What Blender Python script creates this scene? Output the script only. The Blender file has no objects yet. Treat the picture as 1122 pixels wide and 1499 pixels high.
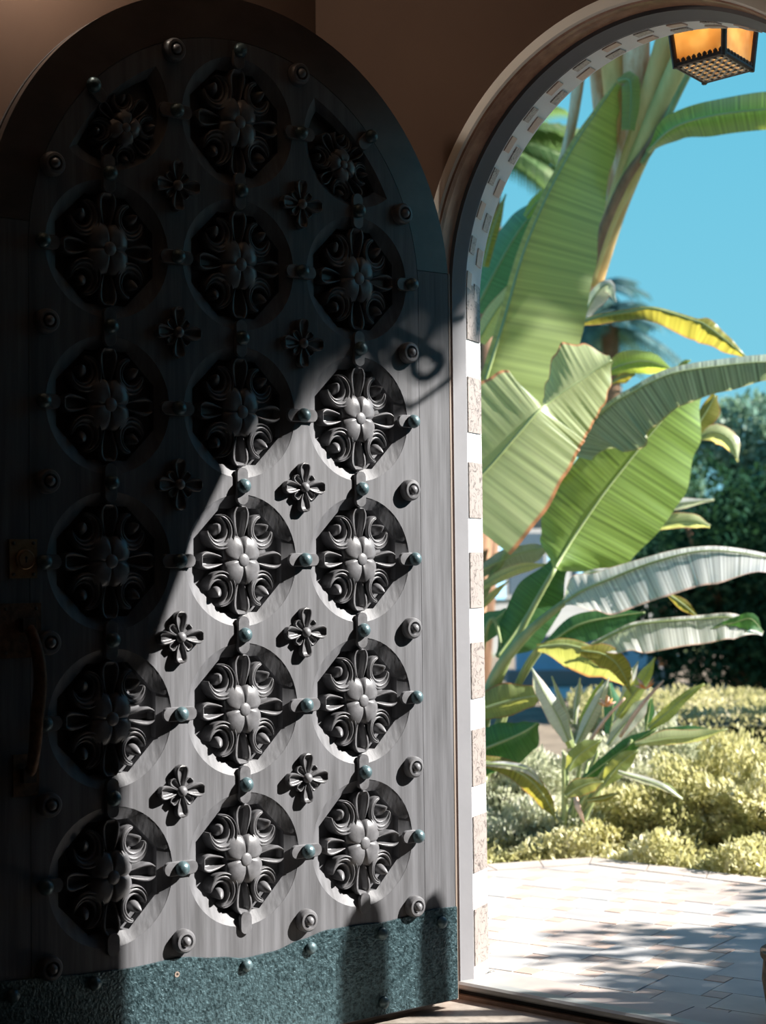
import bpy, bmesh, math, random
import numpy as np
from mathutils import Vector, Matrix
from mathutils.geometry import tessellate_polygon

R = random.Random(7)
scn = bpy.context.scene
col = scn.collection

# ------------------------------------------------------------------ camera
EYE = 1.215                      # eye height above the interior floor
FPX, PITCH, ROLL = 2480.0, 0.0322, -0.0110
c_f = Vector((0, math.cos(PITCH), math.sin(PITCH)))
c_u0 = Vector((0, -math.sin(PITCH), math.cos(PITCH)))
c_r0 = Vector((1, 0, 0))
c_r = c_r0 * math.cos(ROLL) + c_u0 * math.sin(ROLL)
c_u = c_u0 * math.cos(ROLL) - c_r0 * math.sin(ROLL)
cam_d = bpy.data.cameras.new('camera')
cam = bpy.data.objects.new('camera', cam_d)
col.objects.link(cam)
m3 = Matrix((c_r, c_u, -c_f)).transposed()
cam.matrix_world = Matrix.Translation((0, 0, EYE)) @ m3.to_4x4()
cam_d.sensor_fit = 'VERTICAL'
cam_d.sensor_height = 36.0
cam_d.lens = 36.0 * FPX / 1499.0
cam_d.clip_start = 0.05
cam_d.clip_end = 300
cam_d.dof.use_dof = True
cam_d.dof.focus_distance = 4.45
cam_d.dof.aperture_fstop = 3.4
scn.camera = cam

# ------------------------------------------------------------------ sky, sun, exposure
SUN_AZ, SUN_EL = math.radians(0.5), math.radians(35)
world = bpy.data.worlds.new('sky')
scn.world = world
world.use_nodes = True
nt = world.node_tree
nt.nodes.clear()
out = nt.nodes.new('ShaderNodeOutputWorld')
bg = nt.nodes.new('ShaderNodeBackground')
tc = nt.nodes.new('ShaderNodeTexCoord')
sep = nt.nodes.new('ShaderNodeSeparateXYZ')
rmp = nt.nodes.new('ShaderNodeValToRGB')
nt.links.new(tc.outputs['Generated'], sep.inputs[0])
nt.links.new(sep.outputs['Z'], rmp.inputs[0])
nt.links.new(rmp.outputs[0], bg.inputs['Color'])
nt.links.new(bg.outputs[0], out.inputs[0])
e = rmp.color_ramp.elements
e[0].position = 0.0; e[0].color = (0.30, 0.66, 0.80, 1)
e[1].position = 0.45; e[1].color = (0.05, 0.27, 0.60, 1)
k = e.new(0.12); k.color = (0.205, 0.615, 0.79, 1)
k = e.new(0.34); k.color = (0.125, 0.53, 0.75, 1)
bg.inputs['Strength'].default_value = 1.0
sun_d = bpy.data.lights.new('sun', 'SUN')
sun_d.energy = 17.0
sun_d.angle = math.radians(0.6)
sun_d.color = (1.0, 0.955, 0.90)
sun = bpy.data.objects.new('sun', sun_d)
col.objects.link(sun)
sdir = Vector((math.cos(SUN_EL) * math.cos(SUN_AZ), math.cos(SUN_EL) * math.sin(SUN_AZ), math.sin(SUN_EL)))
sun.rotation_euler = sdir.to_track_quat('Z', 'Y').to_euler()
sun.location = sdir * 30
scn.view_settings.view_transform = 'Standard'
scn.view_settings.look = 'None'
scn.view_settings.exposure = 0.0
scn.view_settings.gamma = 1.0
scn.view_settings.use_curve_mapping = False
scn.cycles.max_bounces = 10
scn.cycles.diffuse_bounces = 6
scn.cycles.transparent_max_bounces = 12
scn.cycles.sample_clamp_indirect = 6.0

# ------------------------------------------------------------------ helpers
def at(x, y, Y):
    """photo pixel (1122x1499 frame) at world depth Y -> point in the room"""
    d = c_f + c_r * ((x - 561.0) / FPX) - c_u * ((y - 749.5) / FPX)
    d = d * (Y / d.y)
    return Vector((d.x, d.y, d.z + EYE))

BETA = math.radians(40)
W2 = Vector((math.cos(BETA), -math.sin(BETA), 0))     # along the doorway wall (to the right, nearer)
N2 = Vector((math.sin(BETA), math.cos(BETA), 0))      # through the doorway to the outside
ARC = Vector((0.7085, 4.3969, 0))                     # foot of the arch axis
def AD(a, d, z):
    return ARC + W2 * a + N2 * d + Vector((0, 0, z))

def tag(o, label=None, cat=None, group=None, kind=None):
    if label: o['label'] = label
    if cat: o['category'] = cat
    if group: o['group'] = group
    if kind: o['kind'] = kind
    return o

def empty(name, loc, rz=0.0):
    o = bpy.data.objects.new(name, None)
    col.objects.link(o)
    o.location = loc
    o.rotation_euler = (0, 0, rz)
    o.empty_display_size = 0.1
    return o

def link(name, me, mat=None, parent=None, loc=None, rot=None, scale=None):
    o = bpy.data.objects.new(name, me)
    col.objects.link(o)
    if mat is not None and len(me.materials) == 0:
        me.materials.append(mat)
    if parent is not None: o.parent = parent
    if loc is not None: o.location = loc
    if rot is not None: o.rotation_euler = rot
    if scale is not None: o.scale = scale
    return o

class MB:
    def __init__(s): s.v = []; s.f = []; s.uv = None
    def add(s, vs, fs):
        b = len(s.v); s.v += [tuple(p) for p in vs]; s.f += [tuple(i + b for i in q) for q in fs]
    def box(s, lo, hi):
        x0, y0, z0 = lo; x1, y1, z1 = hi
        s.add([(x0,y0,z0),(x1,y0,z0),(x1,y1,z0),(x0,y1,z0),(x0,y0,z1),(x1,y0,z1),(x1,y1,z1),(x0,y1,z1)],
              [(0,3,2,1),(4,5,6,7),(0,1,5,4),(1,2,6,5),(2,3,7,6),(3,0,4,7)])
    def obox(s, o, ex, ey, ez):
        o, ex, ey, ez = map(Vector, (o, ex, ey, ez))
        p = [o, o+ex, o+ex+ey, o+ey]
        s.add([*p, *[q+ez for q in p]], [(0,3,2,1),(4,5,6,7),(0,1,5,4),(1,2,6,5),(2,3,7,6),(3,0,4,7)])
    def tube(s, pts, rads, n=8, cap=True, flat=1.0):
        pts = [Vector(p) for p in pts]
        if not isinstance(rads, (list, tuple)): rads = [rads] * len(pts)
        b = len(s.v); up = None
        for i, p in enumerate(pts):
            t = (pts[min(i+1, len(pts)-1)] - pts[max(i-1, 0)])
            if t.length < 1e-9: t = Vector((0, 0, 1))
            t.normalize()
            if up is None:
                up = t.orthogonal().normalized()
            else:
                up = up - t * up.dot(t)
                up = up.normalized() if up.length > 1e-6 else t.orthogonal().normalized()
            sd = t.cross(up)
            for j in range(n):
                a = 2 * math.pi * j / n
                s.v.append(tuple(p + up * (math.cos(a) * rads[i]) + sd * (math.sin(a) * rads[i] * flat)))
        for i in range(len(pts) - 1):
            for j in range(n):
                j2 = (j + 1) % n
                s.f.append((b+i*n+j, b+i*n+j2, b+(i+1)*n+j2, b+(i+1)*n+j))
        if cap:
            s.f.append(tuple(b + j for j in reversed(range(n))))
            s.f.append(tuple(b + (len(pts)-1)*n + j for j in range(n)))
    def lathe(s, prof, n=20, axis='y', o=(0, 0, 0)):
        """prof (r, h): h along -y (towards the viewer of a door face) or +z"""
        b = len(s.v); o = Vector(o)
        for r, h in prof:
            for j in range(n):
                a = 2 * math.pi * j / n
                if axis == 'y': s.v.append(tuple(o + Vector((r*math.cos(a), -h, r*math.sin(a)))))
                else: s.v.append(tuple(o + Vector((r*math.cos(a), r*math.sin(a), h))))
        for i in range(len(prof) - 1):
            for j in range(n):
                j2 = (j + 1) % n
                s.f.append((b+i*n+j, b+i*n+j2, b+(i+1)*n+j2, b+(i+1)*n+j))
        s.f.append(tuple(b + (len(prof)-1)*n + j for j in range(n)))
        s.f.append(tuple(b + j for j in reversed(range(n))))
    def grid(s, P, closed_u=False):
        """P[i][j] points"""
        b = len(s.v); ni = len(P); nj = len(P[0])
        for row in P: s.v += [tuple(p) for p in row]
        for i in range(ni - 1):
            for j in range(nj - 1 + (1 if closed_u else 0)):
                j2 = (j + 1) % nj
                s.f.append((b+i*nj+j, b+i*nj+j2, b+(i+1)*nj+j2, b+(i+1)*nj+j))
    def mesh(s, name, smooth=False, auto=None):
        me = bpy.data.meshes.new(name)
        me.from_pydata(s.v, [], s.f)
        me.validate(); 
        bm = bmesh.new(); bm.from_mesh(me)
        bmesh.ops.recalc_face_normals(bm, faces=bm.faces) if not getattr(s, 'keep', False) else None
        if auto is not None:
            for ed in bm.edges:
                if len(ed.link_faces) == 2:
                    ed.smooth = ed.calc_face_angle() < auto
        bm.to_mesh(me); bm.free()
        if smooth or auto is not None:
            me.polygons.foreach_set('use_smooth', [True] * len(me.polygons))
        me.update()
        return me
    def build(s, name, mat, parent=None, smooth=False, auto=None, loc=None, rot=None, scale=None):
        return link(name, s.mesh(name, smooth, auto), mat, parent, loc, rot, scale)

# ------------------------------------------------------------------ materials
def mat(name, c1, c2=None, rough=0.6, scale=(8, 8, 8), detail=5.0, bump=0.0, bscale=None, metallic=0.0,
        spec=0.5, rand=0.0, bdist=0.004, lo=0.3, hi=0.7, rough2=None):
    m = bpy.data.materials.new(name); m.use_nodes = True
    t = m.node_tree; N = t.nodes; L = t.links
    b = N['Principled BSDF']
    b.inputs['Roughness'].default_value = rough
    b.inputs['Metallic'].default_value = metallic
    b.inputs['Specular IOR Level'].default_value = spec
    tcn = N.new('ShaderNodeTexCoord'); mp = N.new('ShaderNodeMapping'); mp.inputs['Scale'].default_value = scale
    L.new(tcn.outputs['Object'], mp.inputs[0])
    colr = None
    if c2 is not None:
        nz = N.new('ShaderNodeTexNoise'); nz.inputs['Scale'].default_value = 1.0; nz.inputs['Detail'].default_value = detail
        nz.inputs['Roughness'].default_value = 0.6
        L.new(mp.outputs[0], nz.inputs['Vector'])
        rp = N.new('ShaderNodeValToRGB')
        rp.color_ramp.elements[0].position = lo; rp.color_ramp.elements[0].color = (*c1, 1)
        rp.color_ramp.elements[1].position = hi; rp.color_ramp.elements[1].color = (*c2, 1)
        L.new(nz.outputs['Fac'], rp.inputs[0]); colr = rp.outputs[0]
        if rough2 is not None:
            mr = N.new('ShaderNodeMapRange'); mr.inputs[3].default_value = rough; mr.inputs[4].default_value = rough2
            L.new(nz.outputs['Fac'], mr.inputs[0]); L.new(mr.outputs[0], b.inputs['Roughness'])
    else:
        b.inputs['Base Color'].default_value = (*c1, 1)
    if rand > 0:
        oi = N.new('ShaderNodeObjectInfo'); hs = N.new('ShaderNodeHueSaturation')
        mr = N.new('ShaderNodeMapRange'); mr.inputs[3].default_value = 1 - rand; mr.inputs[4].default_value = 1 + rand
        L.new(oi.outputs['Random'], mr.inputs[0]); L.new(mr.outputs[0], hs.inputs['Value'])
        if colr: L.new(colr, hs.inputs['Color'])
        else: hs.inputs['Color'].default_value = (*c1, 1)
        colr = hs.outputs[0]
    if colr: L.new(colr, b.inputs['Base Color'])
    if bump > 0:
        n2 = N.new('ShaderNodeTexNoise'); n2.inputs['Scale'].default_value = 1.0; n2.inputs['Detail'].default_value = 6
        mp2 = N.new('ShaderNodeMapping'); mp2.inputs['Scale'].default_value = bscale or scale
        L.new(tcn.outputs['Object'], mp2.inputs[0]); L.new(mp2.outputs[0], n2.inputs['Vector'])
        bp = N.new('ShaderNodeBump'); bp.inputs['Strength'].default_value = bump; bp.inputs['Distance'].default_value = bdist
        L.new(n2.outputs['Fac'], bp.inputs['Height']); L.new(bp.outputs[0], b.inputs['Normal'])
    return m

def leaf_mat(name, c, trans, rim=None, stripe=0.25, gloss=0.35, freq=60.0, mixf=0.55, tmul=1.0, rimpos=0.94):
    """thin leaf: diffuse + translucent, fine cross veins from the leaf's own uv, dry rim colour at the margin"""
    m = bpy.data.materials.new(name); m.use_nodes = True
    t = m.node_tree; N = t.nodes; L = t.links; N.clear()
    o = N.new('ShaderNodeOutputMaterial')
    uv = N.new('ShaderNodeUVMap'); sp = N.new('ShaderNodeSeparateXYZ'); L.new(uv.outputs[0], sp.inputs[0])
    # u = |across| 0..1, v = along (already slanted by the builder)
    nz = N.new('ShaderNodeTexNoise'); nz.noise_dimensions = '1D'; nz.inputs['Scale'].default_value = freq
    nz.inputs['Detail'].default_value = 3
    L.new(sp.outputs['Y'], nz.inputs['W'])
    rp = N.new('ShaderNodeValToRGB')
    rp.color_ramp.elements[0].position = 0.33; rp.color_ramp.elements[0].color = (*[x * (1 - stripe) for x in c], 1)
    rp.color_ramp.elements[1].position = 0.68; rp.color_ramp.elements[1].color = (*[min(1, x * (1 + stripe)) for x in c], 1)
    L.new(nz.outputs['Fac'], rp.inputs[0])
    cs = rp.outputs[0]
    mul = N.new('ShaderNodeMixRGB'); mul.blend_type = 'MULTIPLY'; mul.inputs[0].default_value = 1.0
    tr = N.new('ShaderNodeRGB'); tr.outputs[0].default_value = (*trans, 1)
    L.new(rp.outputs[0], mul.inputs[1])
    g = N.new('ShaderNodeMapRange'); g.inputs[1].default_value = 0.3; g.inputs[2].default_value = 0.7
    g.inputs[3].default_value = 1 - stripe; g.inputs[4].default_value = 1 + stripe
    L.new(nz.outputs['Fac'], g.inputs[0])
    vm = N.new('ShaderNodeVectorMath'); vm.operation = 'SCALE'
    L.new(tr.outputs[0], vm.inputs[0]); L.new(g.outputs[0], vm.inputs['Scale'])
    tcs = vm.outputs[0]
    if rim:
        gt = N.new('ShaderNodeMapRange'); gt.inputs[1].default_value = rimpos - 0.03; gt.inputs[2].default_value = rimpos
        L.new(sp.outputs['X'], gt.inputs[0])
        for i in range(2):
            mx = N.new('ShaderNodeMixRGB'); L.new(gt.outputs[0], mx.inputs[0])
            L.new(cs if i == 0 else tcs, mx.inputs[1]); mx.inputs[2].default_value = (*rim, 1)
            if i == 0: cs = mx.outputs[0]
            else: tcs = mx.outputs[0]
    df = N.new('ShaderNodeBsdfDiffuse'); tl = N.new('ShaderNodeBsdfTranslucent'); gl = N.new('ShaderNodeBsdfGlossy')
    gl.inputs['Roughness'].default_value = gloss; gl.inputs['Color'].default_value = (0.9, 1, 0.95, 1)
    L.new(cs, df.inputs[0]); L.new(tcs, tl.inputs[0])
    m1 = N.new('ShaderNodeMixShader'); m1.inputs[0].default_value = mixf
    L.new(df.outputs[0], m1.inputs[1]); L.new(tl.outputs[0], m1.inputs[2])
    fr = N.new('ShaderNodeFresnel'); fr.inputs[0].default_value = 1.42
    m2 = N.new('ShaderNodeMixShader'); L.new(fr.outputs[0], m2.inputs[0])
    L.new(m1.outputs[0], m2.inputs[1]); L.new(gl.outputs[0], m2.inputs[2])
    L.new(m2.outputs[0], o.inputs[0])
    return m

M = {}
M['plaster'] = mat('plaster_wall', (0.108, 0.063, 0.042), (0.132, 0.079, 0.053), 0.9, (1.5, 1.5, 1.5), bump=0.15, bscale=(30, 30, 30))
M['ceiling'] = mat('ceiling_paint', (0.42, 0.30, 0.22), None, 0.9)
M['stone_floor'] = mat('stone_floor', (0.17, 0.145, 0.12), (0.33, 0.29, 0.25), 0.5, (22, 22, 22), detail=10, bump=0.1, bscale=(60, 60, 60))
M['cream'] = mat('cream_trim', (0.88, 0.84, 0.76), (0.92, 0.89, 0.82), 0.6, (6, 6, 6))
M['brown_wood'] = mat('brown_frame_wood', (0.24, 0.10, 0.06), (0.46, 0.25, 0.16), 0.32, (30, 30, 4), bump=0.2)
M['black'] = mat('black_gap', (0.008, 0.008, 0.008), None, 0.8)
M['grey_paint'] = mat('grey_reveal_paint', (0.16, 0.16, 0.17), (0.185, 0.185, 0.195), 0.7, (5, 5, 5), bump=0.1, bscale=(40, 40, 40))
M['white_plaster'] = mat('white_reveal_plaster', (0.80, 0.80, 0.79), (0.86, 0.86, 0.85), 0.85, (5, 5, 5), bump=0.1, bscale=(40, 40, 40))
M['wood'] = mat('weathered_door_wood', (0.055, 0.055, 0.058), (0.150, 0.152, 0.164), 0.46, (34, 34, 2.2), detail=7, bump=0.35,
                bscale=(70, 70, 2.5), bdist=0.003, lo=0.25, hi=0.75, rough2=0.62, spec=0.35)
M['wood_h'] = mat('weathered_arch_wood', (0.045, 0.036, 0.032), (0.105, 0.086, 0.077), 0.36, (6, 30, 9), detail=7, bump=0.35,
                  bscale=(8, 60, 14), bdist=0.004, lo=0.25, hi=0.75)
M['carved'] = mat('carved_ornament', (0.070, 0.069, 0.072), (0.155, 0.156, 0.166), 0.36, (22, 22, 22), detail=6, bump=0.15, bscale=(60, 60, 60), lo=0.3, hi=0.7)
M['edge'] = mat('pale_door_edge', (0.20, 0.155, 0.125), (0.26, 0.21, 0.17), 0.6, (60, 60, 4))  # paleness paints sun along the door edge; rivet hole shares it
M['stud'] = mat('blue_patina_stud', (0.045, 0.080, 0.092), (0.115, 0.175, 0.190), 0.36, (90, 90, 90), metallic=0.35, bump=0.2, bscale=(160, 160, 160))
M['plate'] = mat('blue_hammered_plate', (0.008, 0.024, 0.029), (0.066, 0.118, 0.134), 0.28, (110, 110, 110), detail=6, metallic=0.55,
                 bump=0.8, bscale=(150, 150, 150), bdist=0.004, lo=0.36, hi=0.66, rough2=0.5)
M['rust'] = mat('rusty_iron', (0.055, 0.030, 0.018), (0.20, 0.11, 0.06), 0.6, (50, 50, 50), metallic=0.4, bump=0.4, bscale=(90, 90, 90))
M['brass'] = mat('old_brass', (0.22, 0.13, 0.06), (0.33, 0.21, 0.11), 0.5, (60, 60, 60), metallic=0.6, bump=0.3, bscale=(100, 100, 100))
M['iron'] = mat('dark_iron', (0.05, 0.035, 0.028), (0.10, 0.07, 0.055), 0.55, (40, 40, 40), metallic=0.5, bump=0.3)
M['sill'] = mat('marble_sill', (0.25, 0.26, 0.255), (0.34, 0.34, 0.33), 0.45, (6, 20, 20), detail=6)
M['strip'] = mat('brown_threshold_strip', (0.16, 0.10, 0.07), (0.26, 0.18, 0.13), 0.5, (20, 20, 20))
M['grout'] = mat('pale_grout', (0.50, 0.485, 0.46), (0.57, 0.555, 0.53), 0.9, (20, 20, 20))
M['dark_glass'] = mat('dark_window_glass', (0.05, 0.07, 0.09), None, 0.1)

def tile_mat(name, cols, rough=0.6, scale=7.0):
    m = bpy.data.materials.new(name); m.use_nodes = True
    t = m.node_tree; N = t.nodes; L = t.links; b = N['Principled BSDF']; b.inputs['Roughness'].default_value = rough
    oi = N.new('ShaderNodeObjectInfo'); rp = N.new('ShaderNodeValToRGB'); rp.color_ramp.interpolation = 'CONSTANT'
    els = rp.color_ramp.elements
    els[0].position = 0; els[0].color = (*cols[0], 1)
    els[1].position = 1.0 / len(cols); els[1].color = (*cols[1], 1)
    for i in range(2, len(cols)):
        q = els.new(i / len(cols)); q.color = (*cols[i], 1)
    L.new(oi.outputs['Random'], rp.inputs[0])
    g = N.new('ShaderNodeTexCoord'); nz = N.new('ShaderNodeTexNoise'); nz.inputs['Scale'].default_value = scale; nz.inputs['Detail'].default_value = 5
    va = N.new('ShaderNodeVectorMath'); L.new(g.outputs['Object'], va.inputs[0]); L.new(oi.outputs['Location'], va.inputs[1])
    L.new(va.outputs[0], nz.inputs['Vector'])
    mx = N.new('ShaderNodeMixRGB'); mx.blend_type = 'MULTIPLY'; mx.inputs[0].default_value = 0.5
    r2 = N.new('ShaderNodeValToRGB'); r2.color_ramp.elements[0].position = 0.3; r2.color_ramp.elements[0].color = (0.55, 0.55, 0.58, 1)
    r2.color_ramp.elements[1].position = 0.7; r2.color_ramp.elements[1].color = (1.15, 1.1, 1.05, 1)
    L.new(nz.outputs['Fac'], r2.inputs[0]); L.new(rp.outputs[0], mx.inputs[1]); L.new(r2.outputs[0], mx.inputs[2])
    L.new(mx.outputs[0], b.inputs['Base Color'])
    return m
M['terrace'] = tile_mat('terrace_tile', [(0.44, 0.385, 0.345), (0.40, 0.39, 0.38), (0.46, 0.405, 0.36), (0.385, 0.38, 0.375), (0.46, 0.39, 0.35), (0.42, 0.395, 0.375)])
M['terrace_small'] = tile_mat('terrace_small_tile', [(0.50, 0.37, 0.30), (0.47, 0.355, 0.295), (0.51, 0.39, 0.325), (0.45, 0.35, 0.30)])
M['terrace_edge'] = tile_mat('terrace_edge_tile', [(0.48, 0.415, 0.37), (0.465, 0.41, 0.37), (0.49, 0.42, 0.375)])
M['sill_tile'] = tile_mat('sill_tile', [(0.42, 0.345, 0.315), (0.405, 0.34, 0.315), (0.43, 0.36, 0.33)])
M['pink_tile'] = mat('pink_small_tile', (0.66, 0.47, 0.38), (0.74, 0.57, 0.48), 0.5, (40, 40, 40))

def deco_tile_mat(name, base, dark, scale, thr):
    """buff tile with raised dark scrollwork"""
    m = bpy.data.materials.new(name); m.use_nodes = True
    t = m.node_tree; N = t.nodes; L = t.links; b = N['Principled BSDF']; b.inputs['Roughness'].default_value = 0.5
    g = N.new('ShaderNodeTexCoord'); nz = N.new('ShaderNodeTexNoise'); nz.inputs['Scale'].default_value = scale
    nz.inputs['Detail'].default_value = 2; nz.inputs['Distortion'].default_value = 1.6
    L.new(g.outputs['Object'], nz.inputs['Vector'])
    rp = N.new('ShaderNodeValToRGB'); es = rp.color_ramp.elements
    es[0].position = thr - 0.035; es[0].color = (*base, 1); es[1].position = thr; es[1].color = (*dark, 1)
    q = es.new(thr + 0.035); q.color = (*base, 1)
    L.new(nz.outputs['Fac'], rp.inputs[0]); L.new(rp.outputs[0], b.inputs['Base Color'])
    bp = N.new('ShaderNodeBump'); bp.inputs['Strength'].default_value = 0.5; bp.inputs['Distance'].default_value = 0.003
    L.new(rp.outputs[0], bp.inputs['Height']); L.new(bp.outputs[0], b.inputs['Normal'])
    return m
M['deco'] = deco_tile_mat('scroll_relief_tile', (0.27, 0.235, 0.215), (0.075, 0.06, 0.055), 26, 0.5)
M['deco_small'] = deco_tile_mat('small_scroll_tile', (0.60, 0.53, 0.49), (0.16, 0.13, 0.12), 60, 0.5)

# ================================================================== THE SETTING
SP = EYE + 0.782                                     # spring line of the arch
def arch_path(rad, c, zlo, njamb=10, narc=64):
    P = []
    for i in range(njamb): P.append((-rad, zlo + (c - zlo) * i / njamb))
    for i in range(narc + 1):
        a = math.pi * i / narc
        P.append((-rad * math.cos(a), c + rad * math.sin(a)))
    for i in range(1, njamb + 1): P.append((rad, c + (zlo - c) * i / njamb))
    return P
def arch_loft(name, stations, mt, zlo, label, cat, auto=0.6):
    """stations: (radius, depth, spring height)"""
    mb = MB(); rows = []
    for (r_, d_, c_) in stations:
        rows.append([AD(a, d_, z) for a, z in arch_path(r_, c_, zlo)])
    mb.grid(rows)
    o = mb.build(name, mt, auto=auto)
    tag(o, label, cat, kind='structure')
    return o

FL_OUT = 0.04                                         # terrace level
# floor
mb = MB()
q = [AD(-1.3, -0.02, 0), AD(4.2, -0.02, 0), AD(4.2, -6.2, 0), AD(-1.3, -6.2, 0)]
mb.add([*q, *[p - Vector((0, 0, 0.12)) for p in q]], [(0,1,2,3),(4,7,6,5),(0,4,5,1),(1,5,6,2),(2,6,7,3),(3,7,4,0)])
tag(mb.build('floor', M['stone_floor']), 'buff polished stone floor inside the doorway', 'floor', kind='structure')
# ceiling
mb = MB(); q = [AD(-1.3, 0.1, 3.15), AD(4.2, 0.1, 3.15), AD(4.2, -6.2, 3.15), AD(-1.3, -6.2, 3.15)]
mb.add([*q, *[p + Vector((0, 0, 0.12)) for p in q]], [(0,3,2,1),(4,5,6,7),(0,1,5,4),(1,2,6,5),(2,3,7,6),(3,0,4,7)])
tag(mb.build('ceiling', M['ceiling']), 'tan ceiling of the entrance hall', 'ceiling', kind='structure')
def wall_slab(name, a0, a1, d0, d1, label):
    mb = MB(); o_ = AD(a0, d0, 0)
    mb.obox(o_, W2 * (a1 - a0), N2 * (d1 - d0), Vector((0, 0, 3.2)))
    tag(mb.build(name, M['plaster']), label, 'wall', kind='structure')
CORN = -1.11
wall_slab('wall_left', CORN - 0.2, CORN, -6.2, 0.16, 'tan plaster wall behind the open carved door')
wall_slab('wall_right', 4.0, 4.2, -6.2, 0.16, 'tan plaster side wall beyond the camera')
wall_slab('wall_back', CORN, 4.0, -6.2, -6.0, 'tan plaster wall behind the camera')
# front wall with the arched opening
mb = MB()
def ring_wall(d, rad, c, zlo):
    pin = arch_path(rad, c, zlo)
    pout = []
    n = len(pin); nj = 10; na = 64
    for i, (a, z) in enumerate(pin):
        if i < nj: pout.append((CORN, z))
        elif i <= nj + na:
            t = (i - nj) / na * math.pi
            x, y = -math.cos(t), math.sin(t)
            # to the box [CORN,4] x [c,3.2]
            ks = []
            if x < -1e-6: ks.append(CORN / x)
            if x > 1e-6: ks.append(4.0 / x)
            if y > 1e-6: ks.append((3.2 - c) / y)
            kk = min(ks); pout.append((x * kk, c + y * kk))
        else: pout.append((4.0, z))
    return [AD(a, d, z) for a, z in pin], [AD(a, d, z) for a, z in pout]
i0, o0 = ring_wall(-0.07, 0.70, SP, 0.0)
i1, o1 = ring_wall(0.16, 0.70, SP, 0.0)
mb.grid([i0, o0]); mb.grid([i1, o1]); mb.grid([i0, i1]); mb.grid([o0, o1])
# corner fill pieces above the arc fan (corners of the box)
def corner(d):
    return [AD(CORN, d, 3.2), AD(4.0, d, 3.2)]
for d in (-0.07, 0.16):
    P0 = ring_wall(d, 0.70, SP, 0)[1]
    # find fan points either side of each corner
    za = [p.z for p in P0]
    for cx in (0, 1):
        cpt = corner(d)[cx]
        best = sorted(range(len(P0) - 1), key=lambda i: ((P0[i] + P0[i+1]) / 2 - cpt).length)[0]
        mb.add([P0[best], P0[best+1], cpt], [(0, 1, 2)])
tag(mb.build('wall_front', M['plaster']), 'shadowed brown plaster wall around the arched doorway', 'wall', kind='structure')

arch_loft('trim_1', [(0.704, -0.066, SP), (0.704, -0.080, SP), (0.698, -0.084, SP), (0.674, -0.084, SP), (0.668, -0.078, SP), (0.668, -0.060, SP)],
          M['cream'], 0.0, 'cream painted moulding outlining the arch', 'trim')
arch_loft('trim_2', [(0.672, -0.070, SP), (0.668, -0.079, SP), (0.664, -0.074, SP), (0.6665, -0.068, SP), (0.6635, -0.060, SP), (0.6655, -0.055, SP), (0.662, -0.012, SP), (0.660, 0.004, SP)],
          M['brown_wood'], 0.0, 'brown wooden door frame lining the arch', 'trim', auto=0.9)
arch_loft('trim_3', [(0.664, -0.012, SP), (0.652, -0.008, SP), (0.652, -0.001, SP), (0.640, 0.034, SP - 0.004), (0.640, 0.040, SP - 0.006)],
          M['grey_paint'], 0.03, 'plain grey painted inner reveal of the arch', 'trim')
T0 = (0.641, 0.036, SP - 0.006); T1 = (0.672, 0.150, SP - 0.030)
tr4 = arch_loft('trim_4', [T0, T1, (0.70, 0.158, SP - 0.02), (0.80, 0.162, SP - 0.02)], M['white_plaster'], FL_OUT,
          'white plaster reveal set with small relief tiles', 'trim')
# decorative tiles on the white reveal (left jamb, arch, right jamb)
def reveal_pt(s, q):
    """s along the path: negative = left jamb height z, q 0..1 across the reveal"""
    rad = T0[0] + (T1[0] - T0[0]) * q; d = T0[1] + (T1[1] - T0[1]) * q; c = T0[2] + (T1[2] - T0[2]) * q
    return rad, d, c
def jamb_pt(side, z, q):
    rad, d, c = reveal_pt(0, q); return AD(side * rad, d, z)
def arc_pt(phi, q):
    rad, d, c = reveal_pt(0, q); return AD(-rad * math.cos(phi), d, c + rad * math.sin(phi))
def patch_tile(fn, s0, s1, q0, q1, inward, mt, th=0.004, n=3):
    mb = MB(); rows_t = []; rows_b = []
    for i in range(n):
        s = s0 + (s1 - s0) * i / (n - 1)
        rows_t.append([fn(s, q0) + inward(s) * th, fn(s, q1) + inward(s) * th])
        rows_b.append([fn(s, q0) - inward(s) * 0.002, fn(s, q1) - inward(s) * 0.002])
    mb.grid(rows_t)
    mb.grid([[r_[0] for r_ in rows_t], [r_[0] for r_ in rows_b]]); mb.grid([[r_[1] for r_ in rows_t], [r_[1] for r_ in rows_b]])
    mb.grid([rows_t[0], rows_b[0]]); mb.grid([rows_t[-1], rows_b[-1]])
    mb.build('tile', mt, tr4)
zc = []
for yy in (458, 593, 717.5, 849, 981, 1108, 1234, 1369):
    # height of the tile on the left jamb
    zz = at(698, yy, 4.88).z
    zc.append(zz)
for side in (-1, 1):
    for zz in zc:
        patch_tile(lambda s, q_: jamb_pt(side, s, q_), zz - 0.080, zz + 0.080, 0.10, 0.95, lambda s: -W2 * side, M['deco'])
na = 20
for i in range(na):
    ph = math.pi * (i + 0.5) / na; hw = 0.024 / 0.65
    inw = lambda s: (W2 * math.cos(s) - Vector((0, 0, 1)) * math.sin(s))
    a_, b_ = (M['deco_small'], M['pink_tile']) if i % 2 else (M['pink_tile'], M['deco_small'])
    patch_tile(arc_pt, ph - hw, ph + hw, 0.10, 0.36, inw, a_)
    patch_tile(arc_pt, ph - hw - 0.03, ph + hw - 0.03, 0.58, 0.88, inw, b_)

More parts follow.
